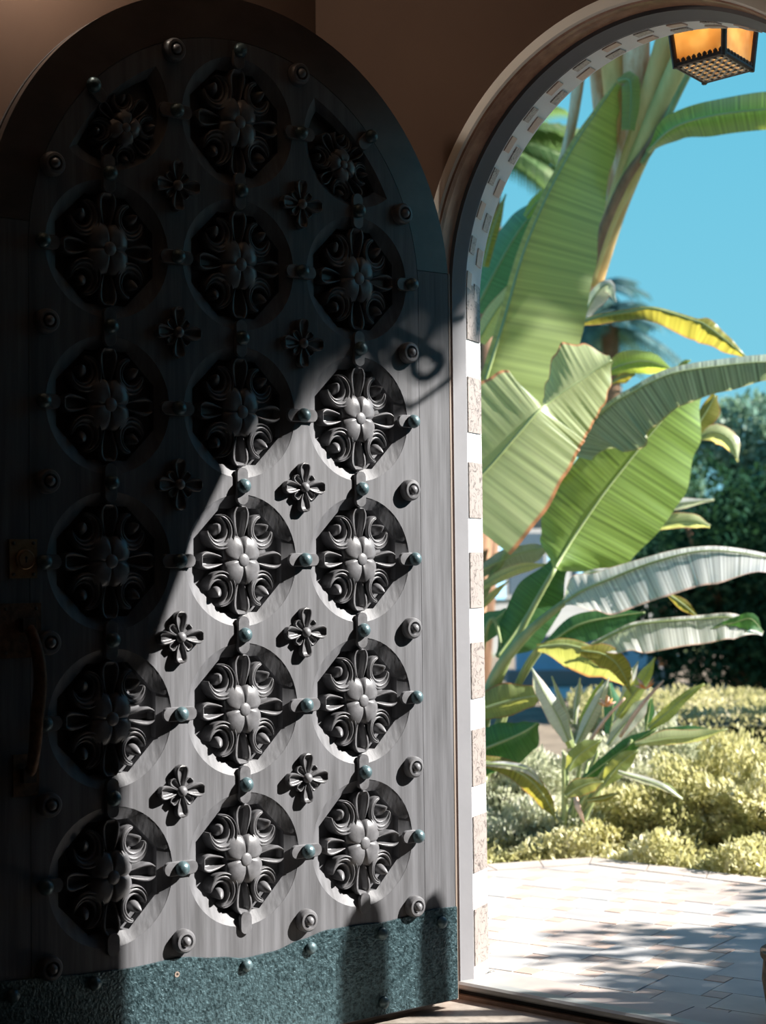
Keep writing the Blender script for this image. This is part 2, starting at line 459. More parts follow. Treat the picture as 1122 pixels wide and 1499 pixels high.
# threshold
th = empty('threshold', AD(0, 0, 0)); tag(th, 'pale stone threshold with a brown strip under the arch', 'threshold', kind='structure')
def ad_box(mb, a0, a1, d0, d1, z0, z1):
    mb.obox(AD(a0, d0, z0), W2 * (a1 - a0), N2 * (d1 - d0), Vector((0, 0, z1 - z0)))
def world_child(mb, name, mt, parent, **k):
    o = mb.build(name, mt, parent, **k)
    o.matrix_parent_inverse = Matrix.Translation(-Vector(parent.location)) if parent.rotation_euler.z == 0 else parent.matrix_basis.inverted()
    return o
mb = MB(); ad_box(mb, -0.66, 0.66, -0.022, 0.02, 0.0, 0.012); world_child(mb, 'brown_strip', M['strip'], th)
mb = MB(); ad_box(mb, -0.655, 0.655, -0.005, 0.05, 0.012, 0.026); world_child(mb, 'dark_groove', M['black'], th)
mb = MB()
prof = [(-0.012, 0.024), (-0.020, 0.030), (-0.020, 0.040), (-0.012, 0.046), (0.030, 0.046), (0.030, 0.02)]
mb.grid([[AD(a, d, z) for d, z in prof] for a in (-0.655, 0.655)]); mb.f.append(tuple(range(len(prof)))); mb.f.append(tuple(range(2*len(prof)-1, len(prof)-1, -1)))
world_child(mb, 'stone_nosing', M['sill'], th)
mb = MB(); ad_box(mb, -0.66, 0.66, 0.028, 0.16, 0.0, 0.040); world_child(mb, 'bedding', M['grout'], th)
x = -0.65
for wdt in (0.32, 0.33, 0.33, 0.32):
    mb = MB(); ad_box(mb, x + 0.002, x + wdt - 0.002, 0.032, 0.156, 0.038, 0.0445); world_child(mb, 'tile', M['sill_tile'], th); x += wdt

# terrace
TZ = FL_OUT
edge = [(-2.6, 0.16), (-2.6, 0.30), (-1.72, 1.55), (-1.47, 1.93), (2.2, 1.93), (2.2, 0.16)]
ter = empty('terrace', AD(0, 0.16, 0)); tag(ter, 'sunlit terrace of large and small square clay tiles', 'terrace', kind='structure')
mb = MB(); n = len(edge)
mb.add([AD(a, d, TZ - 0.0012) for a, d in edge] + [AD(a, d, TZ - 0.30) for a, d in edge],
       [tuple(range(n)), tuple(range(2*n-1, n-1, -1))] + [(i, (i+1) % n, n + (i+1) % n, n + i) for i in range(n)])
world_child(mb, 'bedding', M['grout'], ter)
# border course
bw = 0.13
def off(seg0, seg1, t):
    return (seg0[0] + (seg1[0]-seg0[0])*t, seg0[1] + (seg1[1]-seg0[1])*t)
pts = [Vector((a, d, 0)) for a, d in edge[1:5]]
inn = []
for i, p in enumerate(pts):
    ns = []
    if i > 0: t = (pts[i]-pts[i-1]).normalized(); ns.append(Vector((t.y, -t.x, 0)))
    if i < len(pts)-1: t = (pts[i+1]-pts[i]).normalized(); ns.append(Vector((t.y, -t.x, 0)))
    nn = sum(ns, Vector()).normalized(); cosv = nn.dot(ns[0]); inn.append(p + nn * (bw / cosv))
for i in range(len(pts)-1):
    Lg = (pts[i+1]-pts[i]).length; k = max(1, round(Lg / 0.27))
    if i == 0: k = 4
    for j in range(k):
        f0, f1 = (j + 0.012) / k, (j + 1 - 0.012) / k
        P = [pts[i].lerp(pts[i+1], f0), pts[i].lerp(pts[i+1], f1), inn[i].lerp(inn[i+1], f1), inn[i].lerp(inn[i+1], f0)]
        if P[0].x > 0.9: continue
        mb = MB(); mb.add([AD(p.x, p.y, TZ + 0.004) for p in P] + [AD(p.x, p.y, TZ - 0.008) for p in P],
                          [(0,1,2,3),(7,6,5,4),(0,4,5,1),(1,5,6,2),(2,6,7,3),(3,7,4,0)])
        world_child(mb, 'edge_tile', M['terrace_edge'], ter)
# field: large + small squares (pinwheel pattern)
A_, B_ = 0.168, 0.066; G = 0.004
def inside(a, d):
    # inside polygon inn + wall line
    poly = [Vector((-2.5, 0.165, 0))] + inn + [Vector((2.0, 0.165, 0))]
    poly = [(p.x, p.y) for p in poly]; c = False; j = len(poly) - 1
    for i in range(len(poly)):
        if (poly[i][1] > d) != (poly[j][1] > d) and a < (poly[j][0]-poly[i][0])*(d-poly[i][1])/(poly[j][1]-poly[i][1]) + poly[i][0]: c = not c
        j = i
    return c
rt = math.radians(6)
def sq_mesh(name, s):
    mb = MB(); mb.box((G/2, G/2, -0.010), (s - G/2, s - G/2, 0.0)); me = mb.mesh(name); return me
big = sq_mesh('tile', A_); small = sq_mesh('small_tile', B_)
big.materials.append(M['terrace']); small.materials.append(M['terrace_small'])
rzt = -BETA + rt
fpoly = [Vector((-2.5, 0.166, 0))] + [p + Vector((0.004, -0.004, 0)) for p in inn] + [Vector((2.0, 0.166, 0))]
fpoly = [(p.x, p.y) for p in fpoly]
def clip_poly(P):
    """convex clip of P against the terrace field (fpoly runs clockwise)"""
    for i in range(len(fpoly)):
        a, b = fpoly[i], fpoly[(i + 1) % len(fpoly)]; out_ = []
        sd = lambda p: (b[0]-a[0])*(p[1]-a[1]) - (b[1]-a[1])*(p[0]-a[0])
        for j in range(len(P)):
            p, q_ = P[j], P[(j + 1) % len(P)]; sp, sq = sd(p), sd(q_)
            if sp <= 0: out_.append(p)
            if (sp < 0 < sq) or (sq < 0 < sp):
                t_ = sp / (sp - sq); out_.append((p[0] + (q_[0]-p[0])*t_, p[1] + (q_[1]-p[1])*t_))
        P = out_
        if len(P) < 3: return []
    return P
def area(P): return abs(sum(P[i][0]*P[(i+1) % len(P)][1] - P[(i+1) % len(P)][0]*P[i][1] for i in range(len(P))))/2
for i in range(-18, 19):
    for j in range(-18, 19):
        gx = i * A_ - j * B_; gy = i * B_ + j * A_
        for (me, s, ox, oy, nm) in ((big, A_, 0, 0, 'tile'), (small, B_, A_, 0, 'small_tile')):
            lx, ly = gx + ox, gy + oy
            def rot(x, y): return (-0.55 + x*math.cos(rt) - y*math.sin(rt), 0.9 + x*math.sin(rt) + y*math.cos(rt))
            cs = [rot(lx + u*s, ly + v*s) for u, v in ((0, 0), (1, 0), (1, 1), (0, 1))]
            if min(c[0] for c in cs) > 0.62 or max(c[0] for c in cs) < -2.1: continue
            cl_ = clip_poly(cs)
            if not cl_ or area(cl_) < 0.0006: continue
            zz = TZ + 0.001 + R.uniform(-0.0008, 0.0012)
            if area(cl_) > 0.995*s*s:
                a, d = rot(lx, ly)
                o = link(nm, me, None, ter)
                o.location = AD(a, d, zz) - Vector(ter.location); o.rotation_euler = (R.uniform(-0.004, 0.004), R.uniform(-0.004, 0.004), rzt)
            else:
                cx = sum(p[0] for p in cl_)/len(cl_); cy = sum(p[1] for p in cl_)/len(cl_)
                P = [Vector((cx + (a-cx)*(1 - G/s), cy + (d-cy)*(1 - G/s), 0)) for a, d in cl_]; m_ = len(P)
                O = AD(cx, cy, zz); mb = MB()
                mb.add([AD(p.x, p.y, zz) - O for p in P] + [AD(p.x, p.y, zz - 0.01) - O for p in P],
                       [tuple(range(m_)), tuple(range(2*m_-1, m_-1, -1))] + [(q_, (q_+1) % m_, m_ + (q_+1) % m_, m_ + q_) for q_ in range(m_)])
                mb.build(nm, M['terrace'] if nm == 'tile' else M['terrace_small'], ter, loc=O - Vector(ter.location))

# ================================================================== THE DOOR
K = 0.985
S = 0.38 * K
DTH = 0.66140337
D0 = Vector((-0.36275391 * K, 4.33668825 * K, 0.01995489 * K + EYE))
VB = -3.235
HW = 1.85; AC = 1.97                                  # half width, arch centre (grid units)
door = empty('door_1', (D0.x, D0.y, D0.z + VB * S), DTH)
tag(door, 'tall arched dark wooden door carved with round flower medallions, standing open', 'door', kind='structure')
def X(t): return t * S
def V(v): return (v - VB) * S
NF = 36
medals = [(c, r_) for c in (-1, 0, 1) for r_ in (-2, -1, 0, 1, 2)] + [(0, 2.97)]
HOLE = 0.445
def circle(t, v, r_, n=48): return [(t + r_*math.cos(2*math.pi*i/n), v + r_*math.sin(2*math.pi*i/n)) for i in range(n)]
FR = 1.43
def corner_hole(sgn):
    P = []
    for (a, b) in circle(sgn * 1.0, 2.97, 0.455, 96):
        da, db = a, b - AC; rr = math.hypot(da, db)
        if rr <= FR: P.append((a, b))
    # add arc of the border between the two cut ends
    ang = [math.atan2(b - AC, a) for a, b in P]
    # points of circle FR that lie inside hole circle
    Q = []
    for i in range(361):
        an = math.pi * i / 360
        a, b = FR*math.cos(an), AC + FR*math.sin(an)
        if math.hypot(a - sgn, b - 2.97) <= 0.455: Q.append((a, b))
    Q = Q[::6] + [Q[-1]]
    allp = P[::2] + Q
    cx = sum(p[0] for p in allp)/len(allp); cy = sum(p[1] for p in allp)/len(allp)
    allp.sort(key=lambda p: math.atan2(p[1]-cy, p[0]-cx))
    outp = [allp[0]]
    for p in allp[1:]:
        if math.hypot(p[0]-outp[-1][0], p[1]-outp[-1][1]) > 0.008: outp.append(p)
    return outp, (cx, cy)

def plank(name, outer, holes, mt, y0=0.0, y1=0.045, bev=0.0):
    """board in the door plane: outer/holes polylines in grid units"""
    polys = [outer] + holes
    flat = [p for pl in polys for p in pl]
    tris = tessellate_polygon([[Vector((X(a), V(b), 0)) for a, b in pl] for pl in polys])
    mb = MB(); n = len(flat)
    mb.v = [(X(a), y0, V(b)) for a, b in flat] + [(X(a), y1, V(b)) for a, b in flat]
    for t_ in tris:
        mb.f.append(tuple(t_)); mb.f.append(tuple(i + n for i in reversed(t_)))
    b = 0
    for pl in polys:
        m_ = len(pl)
        for i in range(m_): mb.f.append((b+i, b+(i+1) % m_, n+b+(i+1) % m_, n+b+i))
        b += m_
    return mb.build(name, mt, door)
g = 0.004
SI = 1.56; SEAM = 2.12
# central field
fo = [(-SI + g, VB), (SI - g, VB)]
a0 = math.asin((SEAM - AC) / (SI)) if SEAM > AC else 0
for i in range(NF*2 + 1):
    an = math.pi * i / (NF*2)
    fo.append(((SI - g)*math.cos(an), AC + (SI - g)*math.sin(an)))
holes = [circle(c, r_, HOLE) for c, r_ in medals]
ch = {s_: corner_hole(s_) for s_ in (-1, 1)}
holes += [ch[-1][0], ch[1][0]]
plank('field_board', fo, holes, M['wood'], 0.0, 0.022)
for s_ in (-1, 1):
    o_ = [(s_*SI, VB), (s_*HW, VB), (s_*HW, SEAM - g)]
    x_in = s_*SI
    # inner edge follows the field
    top_in = math.sqrt(max(SI**2 - (SEAM - g - AC)**2, 0))
    o_ += [(s_*top_in, SEAM - g)]
    for i in range(6, 0, -1):
        an = math.asin((SEAM - g - AC) / SI) * i / 6.0
        o_.append((s_*SI*math.cos(an), AC + SI*math.sin(an)))
    plank('stile', o_, [], M['wood'], 0.0, 0.03)
# arched rail
a1 = math.asin((SEAM - AC) / SI); a2 = math.asin((SEAM - AC) / HW)
P = [(HW*math.cos(a2 + (math.pi - 2*a2)*i/60), AC + HW*math.sin(a2 + (math.pi - 2*a2)*i/60)) for i in range(61)]
P += [(SI*math.cos(a1 + (math.pi - 2*a1)*i/60), AC + SI*math.sin(a1 + (math.pi - 2*a1)*i/60)) for i in range(60, -1, -1)]
plank('arched_rail', P, [], M['wood_h'], 0.0, 0.03)
# back board
P = [(-HW, VB), (HW, VB)] + [(HW*math.cos(math.pi*i/72), AC + HW*math.sin(math.pi*i/72)) for i in range(73)]
plank('back_board', P, [], M['wood'], 0.040, 0.052)
# strip added down the hinge side, its pale colour stands for sunlight
mb = MB(); mb.box((X(HW) - 0.001, -0.001, 0.0), (X(HW) + 0.0045, 0.012, V(SEAM)))
mb.build('sunlit_edge_strip', M['edge'], door)

# hinge knuckles behind the hinge edge
for z_ in (0.30, 1.10, 1.85):
    mb = MB(); mb.lathe([(0.004, -0.062), (0.0125, -0.06), (0.0125, 0.06), (0.004, 0.062)], 12, 'z'); mb.build('hinge', M['iron'], door, auto=0.6, loc=(X(HW) - 0.012, 0.063, z_))
# coffers: bevel ring to octagon, wall, floor
def coffer(name):
    mb = MB(); n = 48; ring0 = []; ring1 = []; ring2 = []
    ap = 0.352
    for i in range(n):
        an = 2*math.pi*i/n
        r_oct = ap / math.cos(((an + math.pi/8) % (math.pi/4)) - math.pi/8)
        r_oct = min(r_oct, HOLE * 0.97)
        ring0.append((HOLE*S*math.cos(an), 0.0005, HOLE*S*math.sin(an)))
        ring1.append((r_oct*S*math.cos(an), 0.017, r_oct*S*math.sin(an)))
        ring2.append((r_oct*S*math.cos(an), 0.0405, r_oct*S*math.sin(an)))
    mb.grid([ring0, ring1], closed_u=True); mb.grid([ring1, ring2], closed_u=True)
    b = len(mb.v); mb.v += ring2; mb.f.append(tuple(range(b, b + n)))
    return mb.mesh(name, auto=0.35)
cof = coffer('coffer'); cof.materials.append(M['wood'])
for (c, r_) in medals:
    link('coffer', cof, None, door, (X(c), 0, V(r_)))
for s_ in (-1, 1):
    P, (cx, cy) = ch[s_]
    mb = MB(); n = len(P)
    r0 = [(X(a), 0.0005, V(b)) for a, b in P]
    r1 = [(X(cx + (a-cx)*0.80), 0.017, V(cy + (b-cy)*0.80)) for a, b in P]
    r2 = [(p[0], 0.0405, p[2]) for p in r1]
    mb.grid([r0, r1], closed_u=True); mb.grid([r1, r2], closed_u=True)
    b = len(mb.v); mb.v += r2; mb.f.append(tuple(range(b, b+n)))
    mb.build('corner_coffer', M['wood'], door, auto=0.35)

# ---- medallion ornament
UX = 0.88                                             # the flower is a little narrower than tall
def body_mesh():
    mb = MB(); nr, na_ = 12, 72; rows = []
    for i in range(nr + 1):
        f_ = i / nr; row = []
        for j in range(na_):
            an = 2*math.pi*j/na_
            dg = abs(math.sin(2*an))
            Rm = 0.150 + 0.040 * dg
            rr = Rm * f_
            crease = math.exp(-((math.asin(min(1, abs(math.sin(2*an)))) / 2) / 0.10)**2)
            h = 0.043 + 0.009 * math.sin(math.pi * min(1, f_*0.95))**0.8 - 0.007 * crease * (0.2 + 0.8*f_) - 0.006 * f_**4
            if i == 0: h = 0.040
            row.append((rr*UX*S*math.cos(an), 0.0405 - h, rr*S*math.sin(an)))
        rows.append(row)
    rows.append([(p[0]*1.0, 0.0405, p[2]*1.0) for p in rows[-1]])
    mb.grid(rows, closed_u=True)
    return mb.mesh('medallion', auto=0.9)
def petal_mesh(name, L0, L1, W, h0, h1, base, lip=0.007, n=18, m=10, tipw=0.85):
    """spoon-shaped petal along +z from L0 to L1 (metres), raised rim, hollow middle; outward is -y"""
    mb = MB(); rows = []
    for i in range(n + 1):
        f_ = i / n
        wv = W * (0.16 + 0.84 * math.sin(min(1.0, f_ / 0.80) * math.pi/2)**1.1) * (1.0 if f_ < 0.72 else math.sqrt(max(0.0, 1 - ((f_-0.72)/0.28)**2)))
        z = L0 + (L1 - L0) * f_
        hh = h0 + (h1 - h0) * f_
        row = []
        for j in range(-m, m + 1):
            q_ = j / m
            edge_ = abs(q_)
            endf = max(0.0, (f_ - 0.72) / 0.28)
            rim = max(edge_, endf)
            prof = -lip*1.7 + lip * 1.7 * (1 / (1 + math.exp(-(rim - 0.55) * 22)))
            prof -= 0.35 * lip * max(0, (rim - 0.86) / 0.14)**2 * 2
            row.append((wv * q_, base - hh - prof, z))
        rows.append(row)
    mb.grid(rows)
    # skirt
    bnd = [r_[0] for r_ in rows] + rows[-1][1:] + [r_[-1] for r_ in reversed(rows[:-1])] + list(reversed(rows[0][1:-1]))
    mb.grid([bnd, [(p[0]*0.92, base, p[2]) for p in bnd]], closed_u=True)
    return mb.mesh(name, auto=0.9)
def scroll_mesh():
    """C-shaped bundle of three ridges, opening towards +x+z, centred on its bud"""
    mb = MB(); n, m = 40, 18; rows = []
    for i in range(n + 1):
        f_ = i / n; al = math.radians(88 + 274 * f_)
        tp = math.sin(math.pi * f_)**0.55
        mid = 0.080 + 0.022 * (abs(f_ - 0.5) * 2)**2.2
        wdt = 0.013 + 0.068 * tp
        r_in = mid - wdt * 0.42; r_out = mid + wdt * 0.58
        row = []
        for j in range(m + 1):
            q_ = j / m
            rr = r_in + (r_out - r_in) * q_
            rid = abs(math.sin(q_ * math.pi * 2.5 + 0.25))**0.8
            h = 0.024 + 0.018 * q_ * tp + 0.0080 * rid * (0.3 + 0.7*tp) + 0.006 * (abs(f_ - 0.5)*2)**3
            if q_ > 0.86: h -= 0.010 * ((q_ - 0.86) / 0.14)**2
            if q_ < 0.10: h -= 0.012 * ((0.10 - q_) / 0.10)
            row.append((rr*UX*S*math.cos(al), 0.0405 - h, rr*S*math.sin(al)))
        rows.append(row)
    mb.grid(rows)
    bnd = [r_[0] for r_ in rows] + rows[-1][1:] + [r_[-1] for r_ in reversed(rows[:-1])] + list(reversed(rows[0][1:-1]))
    mb.grid([bnd, [(p[0], 0.0405, p[2]) for p in bnd]], closed_u=True)
    return mb.mesh('scroll_leaf', auto=1.0)
def bud_mesh():
    mb = MB(); rows = []; n = 16
    for (r_, h, sh) in [(0.040, 0.0, 0), (0.041, 0.018, 0.0), (0.037, 0.030, 0.004), (0.026, 0.040, 0.012), (0.013, 0.046, 0.02), (0.002, 0.049, 0.026)]:
        rows.append([((r_*math.cos(2*math.pi*j/n) + sh)*UX*S, 0.0405 - h, (r_*math.sin(2*math.pi*j/n) + sh)*S) for j in range(n)])
    mb.grid(rows, closed_u=True); b = len(mb.v) - n; mb.f.append(tuple(range(b, b + n)))
    return mb.mesh('bud', auto=0.9)
def dome_mesh(name, r_, h, neck=0.0, n=20):
    mb = MB(); pr = [(r_*0.9, 0.0), (r_*0.9, neck)]
    for i in range(8):
        a = math.pi/2 * i / 7
        pr.append((max(0.0005, r_*math.cos(a)), neck + 0.001 + (h - neck) * math.sin(a)))
    mb.lathe(pr, n); return mb.mesh(name, auto=0.8)
me_body = body_mesh(); me_scroll = scroll_mesh(); me_bud = bud_mesh()
me_petN = petal_mesh('petal', 0.105*S, 0.375*S, 0.068*S, 0.034, 0.043, 0.0405, lip=0.012)
me_petE = petal_mesh('petal', 0.100*S, 0.328*S, 0.062*S, 0.034, 0.043, 0.0405, lip=0.012)
me_btn = dome_mesh('button', 0.047*S, 0.012, 0.005)
for me in (me_body, me_scroll, me_bud, me_petN, me_petE, me_btn): me.materials.append(M['carved'])
def medallion(t, v, sc=1.0, rz=0.0):
    md = link('medallion', me_body, None, door, (X(t), 0, V(v)), (0, rz, 0), (sc, 1, sc))
    for k in range(4):
        link('petal', me_petN if k % 2 == 0 else me_petE, None, md, None, (0, k*math.pi/2, 0))
    for sx in (1, -1):
        for sz in (1, -1):
            link('scroll_leaf', me_scroll, None, md, (sx*0.186*UX*S, 0, sz*0.194*S), None, (sx, 1, sz))
            link('bud', me_bud, None, md, (sx*0.200*UX*S, 0, sz*0.208*S), None, (sx, 1, sz))
    link('button', me_btn, None, md, (0, -0.001, 0))
    return md
for (c, r_) in medals: medallion(c, r_)
for s_ in (-1, 1): medallion(s_*0.875, 2.80, 0.70, s_ * math.radians(-38))

# ---- clips with studs
def clip_mesh(name, z0, z1):
    mb = MB(); hw = 0.046*S; n = 6; P = []
    rr = hw * 0.8
    for (cz, sg) in ((z1, 1), (z0, -1)):
        for i in range(n + 1):
            a = math.pi * i / n
            if sg > 0: P.append((hw*math.cos(a) if abs(math.cos(a)) < 1 else hw*math.cos(a), cz - rr + rr*math.sin(a)))
            else: P.append((-hw*math.cos(a), cz + rr - rr*math.sin(a)))
    m_ = len(P)
    mb.v = [(x*0.9, -0.008, z) for x, z in P] + [(x, -0.006, z) for x, z in P] + [(x, 0.002, z) for x, z in P]
    mb.f.append(tuple(range(m_)))
    mb.f.append(tuple(range(3*m_-1, 2*m_-1, -1)))
    for L_ in (0, 1):
        for i in range(m_): mb.f.append((L_*m_+i, L_*m_+(i+1) % m_, (L_+1)*m_+(i+1) % m_, (L_+1)*m_+i))
    return mb.mesh(name, auto=0.7)
c_full = clip_mesh('clip', -0.125*S, 0.125*S); c_half = clip_mesh('clip', -0.125*S, 0.02*S)
me_stud = dome_mesh('stud', 0.050*S, 0.022, 0.004)
for me in (c_full, c_half): me.materials.append(M['carved'])
me_stud.materials.append(M['stud'])
def clip(t, v, ang, full=True, stud=True):
    o = link('clip', c_full if full else c_half, None, door, (X(t), 0, V(v)), (0, ang, 0))
    if stud: link('stud', me_stud, None, o, (0, -0.007, 0))
H = math.pi/2
for c in (-1, 0, 1):
    for v in (-1.5, -0.5, 0.5, 1.5): clip(c, v, 0)
    clip(c, 2.5 if c == 0 else 2.485, 0)
    clip(c, -2.475, math.pi, False, False)
clip(0, 3.46, 0, False)
for v in (-2, -1, 0, 1, 2):
    for t in (-0.5, 0.5): clip(t, v, H)
    clip(-1.475, v, -H, False); clip(1.475, v, H, False)
for t in (-0.5, 0.5): clip(t, 2.97, H)
for s_ in (-1, 1): clip(s_*1.115, 3.035, s_*math.radians(46), False)

# ---- cross rosettes
rp_big = petal_mesh('petal', 0.02*S, 0.172*S, 0.048*S, 0.014, 0.020, 0.0, lip=0.005, n=14, m=8)
rp_small = petal_mesh('small_petal', 0.02*S, 0.112*S, 0.030*S, 0.012, 0.014, 0.0, lip=0.004, n=12, m=7)
me_rc = dome_mesh('rosette_heart', 0.036*S, 0.024, 0.012)
for me in (rp_big, rp_small, me_rc): me.materials.append(M['carved'])
def rosette(t, v):
    ro = link('rosette', me_rc, None, door, (X(t), 0, V(v)))
    for k in range(4):
        link('petal', rp_big, None, ro, None, (0, k*H, 0))
        link('small_petal', rp_small, None, ro, None, (0, k*H + H/2, 0))
for v in (-1.5, -0.5, 0.5, 1.5, 2.47):
    for t in (-0.5, 0.5): rosette(t, v)

# ---- round bosses
mb = MB()
r_ = 0.078*S
mb.lathe([(r_, 0.0), (r_, 0.012), (r_*0.96, 0.018), (r_*0.82, 0.023), (r_*0.62, 0.024), (r_*0.52, 0.020), (r_*0.48, 0.012), (0.001, 0.012)], 28)
me_boss = mb.mesh('boss', auto=0.7); me_boss.materials.append(M['carved'])
me_knob = dome_mesh('knob', 0.033*S, 0.020, 0.008); me_knob.materials.append(M['carved'])
bosses = [(s_*1.445, v) for s_ in (-1, 1) for v in (-2.5, -1.5, -0.5, 0.5, 1.5)] + [(-0.49, -2.47), (0.49, -2.47), (-1.40, 2.49), (1.40, 2.51), (-0.515, 3.37), (0.49, 3.38)]
for (t, v) in bosses:
    o = link('boss', me_boss, None, door, (X(t), 0, V(v))); link('knob', me_knob, None, o, (0, -0.012, 0))

# ---- kick plate
wave = [(-HW, -2.53), (-1.5, -2.545), (-1.17, -2.575), (-0.85, -2.588), (-0.52, -2.575), (-0.2, -2.62), (0.0, -2.655), (0.226, -2.645), (0.45, -2.60), (0.683, -2.563), (0.95, -2.565),
        (1.163, -2.578), (1.4, -2.565), (1.65, -2.545), (HW, -2.555)]
top = []
for i in range(len(wave) - 1):
    for j in range(4):
        f_ = j / 4; f2 = f_*f_*(3 - 2*f_)
        top.append((wave[i][0] + (wave[i+1][0]-wave[i][0])*f_, wave[i][1] + (wave[i+1][1]-wave[i][1])*f2))
top.append(wave[-1])
mb = MB(); rows = []
for (t, v) in top:
    rows.append([(X(t), -0.0005, V(v)), (X(t), -0.0045, V(v) - 0.0015), (X(t), -0.0045, 0.004), (X(t), 0.002, 0.002)])
mb.grid(rows)
kp = mb.build('kick_plate', M['plate'], door)
for p in kp.data.polygons: p.use_smooth = False
me_riv = dome_mesh('rivet', 0.044*S, 0.014, 0.002); me_riv.materials.append(M['stud'])
for (t, v) in [(-1.69, -2.63), (-1.134, -2.645), (0.0, -2.705), (0.526, -2.665), (1.15, -2.655), (1.70, -2.65), (1.155, -3.14), (0.0, -3.14), (-1.134, -3.14)]:
    link('rivet', me_riv, None, kp, (X(t), -0.004, V(v)))
mb = MB(); mb.lathe([(0.007, 0.0), (0.007, 0.0012), (0.0035, 0.0012), (0.003, 0.0)], 12); mb.build('rivet_hole', M['edge'], kp, loc=(X(-0.535), -0.0045, V(-2.68)))

# ---- lock plate and pull handle
def plate_mesh(w_, h_, th_=0.004):
    mb = MB(); mb.box((-w_/2, -th_, -h_/2), (w_/2, 0.001, h_/2)); return mb
lk = plate_mesh(0.185*S, 0.24*S).build('lock_plate', M['brass'], door, loc=(X(-1.606), -0.0005, V(0.02)))
mb = MB(); mb.lathe([(0.0235, 0.0), (0.0235, 0.004), (0.021, 0.006), (0.017, 0.0055), (0.0165, 0.008), (0.001, 0.008)], 24); mb.build('lock_cylinder', M['brass'], lk, auto=0.6, loc=(0.003, -0.004, -0.002))
mb = MB(); mb.box((-0.0015, -0.0006, -0.007), (0.0015, 0, 0.004)); mb.lathe([(0.0035, 0), (0.0035, 0.0007)], 10, o=(0, 0, 0.004)); mb.build('keyhole', M['black'], lk, loc=(0.003, -0.0122, -0.002))
me_scr = dome_mesh('screw', 0.0042, 0.002); me_scr.materials.append(M['iron'])
for sx in (-1, 1):
    for sz in (-1, 1): link('screw', me_scr, None, lk, (sx*0.025, -0.004, sz*0.036))
hd = plate_mesh(0.275*S, 0.335*S).build('pull_handle', M['rust'], door, loc=(X(-1.625), -0.0005, V(-0.42)))
for sx in (-1, 1):
    for sz in (-1, 1): link('screw', me_scr, None, hd, (sx*0.038, -0.004, sz*0.050))
lowz = V(-1.305) - V(-0.42)
mb = MB(); mb.box((-0.032, -0.004, lowz - 0.048), (0.032, 0.001, lowz + 0.048)); mb.build('lower_plate', M['rust'], hd, loc=(0.012, 0, 0))
mb = MB(); P = []; rr = []
for i in range(22):
    f_ = i / 21
    z = 0.012 + (lowz - 0.012) * f_
    P.append((0.012 + 0.010*math.sin(math.pi*min(1, f_*1.7)), -0.010 - 0.050 * math.sin(math.pi * f_)**0.5, z)); rr.append(0.0125 + 0.004*math.sin(math.pi*f_))
mb.tube(P, rr, 10, flat=0.7)
grip = mb.build('grip', M['rust'], hd, auto=0.8)
for z in (0.012, lowz):
    mb = MB(); mb.box((-0.016, -0.022, -0.016), (0.016, 0.0, 0.016)); mb.build('mount', M['iron'], hd, loc=(0.012, -0.003, z))

# ================================================================== OUTSIDE
M['soil'] = mat('bark_soil', (0.10, 0.075, 0.05), (0.24, 0.19, 0.13), 0.95, (4, 4, 4), bump=0.6, bscale=(15, 15, 15))
M['lawn'] = mat('lawn_green', (0.10, 0.16, 0.05), (0.20, 0.24, 0.09), 0.95, (3, 3, 3), bump=0.4, bscale=(40, 40, 40))
M['asphalt'] = mat('asphalt_grey', (0.20, 0.22, 0.24), (0.27, 0.28, 0.30), 0.9, (5, 5, 5))
M['pave'] = mat('pale_pavement', (0.50, 0.47, 0.43), (0.58, 0.55, 0.51), 0.9, (5, 5, 5))
GZ = -0.06
mb = MB(); mb.add([(-60, 3.0, GZ), (80, 3.0, GZ), (80, 16.5, GZ), (-60, 16.5, GZ)], [(0, 1, 2, 3)])
# keep the soil out of the house: start it behind the terrace wall line
mb = MB()
q = [AD(-14, 0.165, GZ), AD(9, 0.165, GZ), AD(9, 30, GZ), AD(-14, 14, GZ)]
mb.add(q, [(0, 1, 2, 3)])
mb.build('ground', M['soil']); tag(bpy.data.objects['ground'], 'brown planting soil beyond the terrace', 'ground', kind='structure')
mb = MB(); mb.add([(-60, 16.0, GZ + 0.01), (80, 16.0, GZ + 0.01), (80, 17.5, GZ + 0.01), (-60, 17.5, GZ + 0.01)], [(0, 1, 2, 3)])
tag(mb.build('sidewalk', M['pave']), 'pale pavement strip along the street', 'sidewalk', kind='structure')
mb = MB(); mb.add([(-60, 17.5, GZ - 0.02), (80, 17.5, GZ - 0.02), (80, 24, GZ - 0.02), (-60, 24, GZ - 0.02)], [(0, 1, 2, 3)])
tag(mb.build('road', M['asphalt']), 'grey street crossing behind the garden', 'road', kind='structure')
mb = MB(); mb.add([(-60, 24, GZ), (80, 24, GZ), (80, 120, GZ), (-60, 120, GZ)], [(0, 1, 2, 3)])
tag(mb.build('lawn', M['lawn']), 'green lawn across the street', 'lawn', kind='structure')
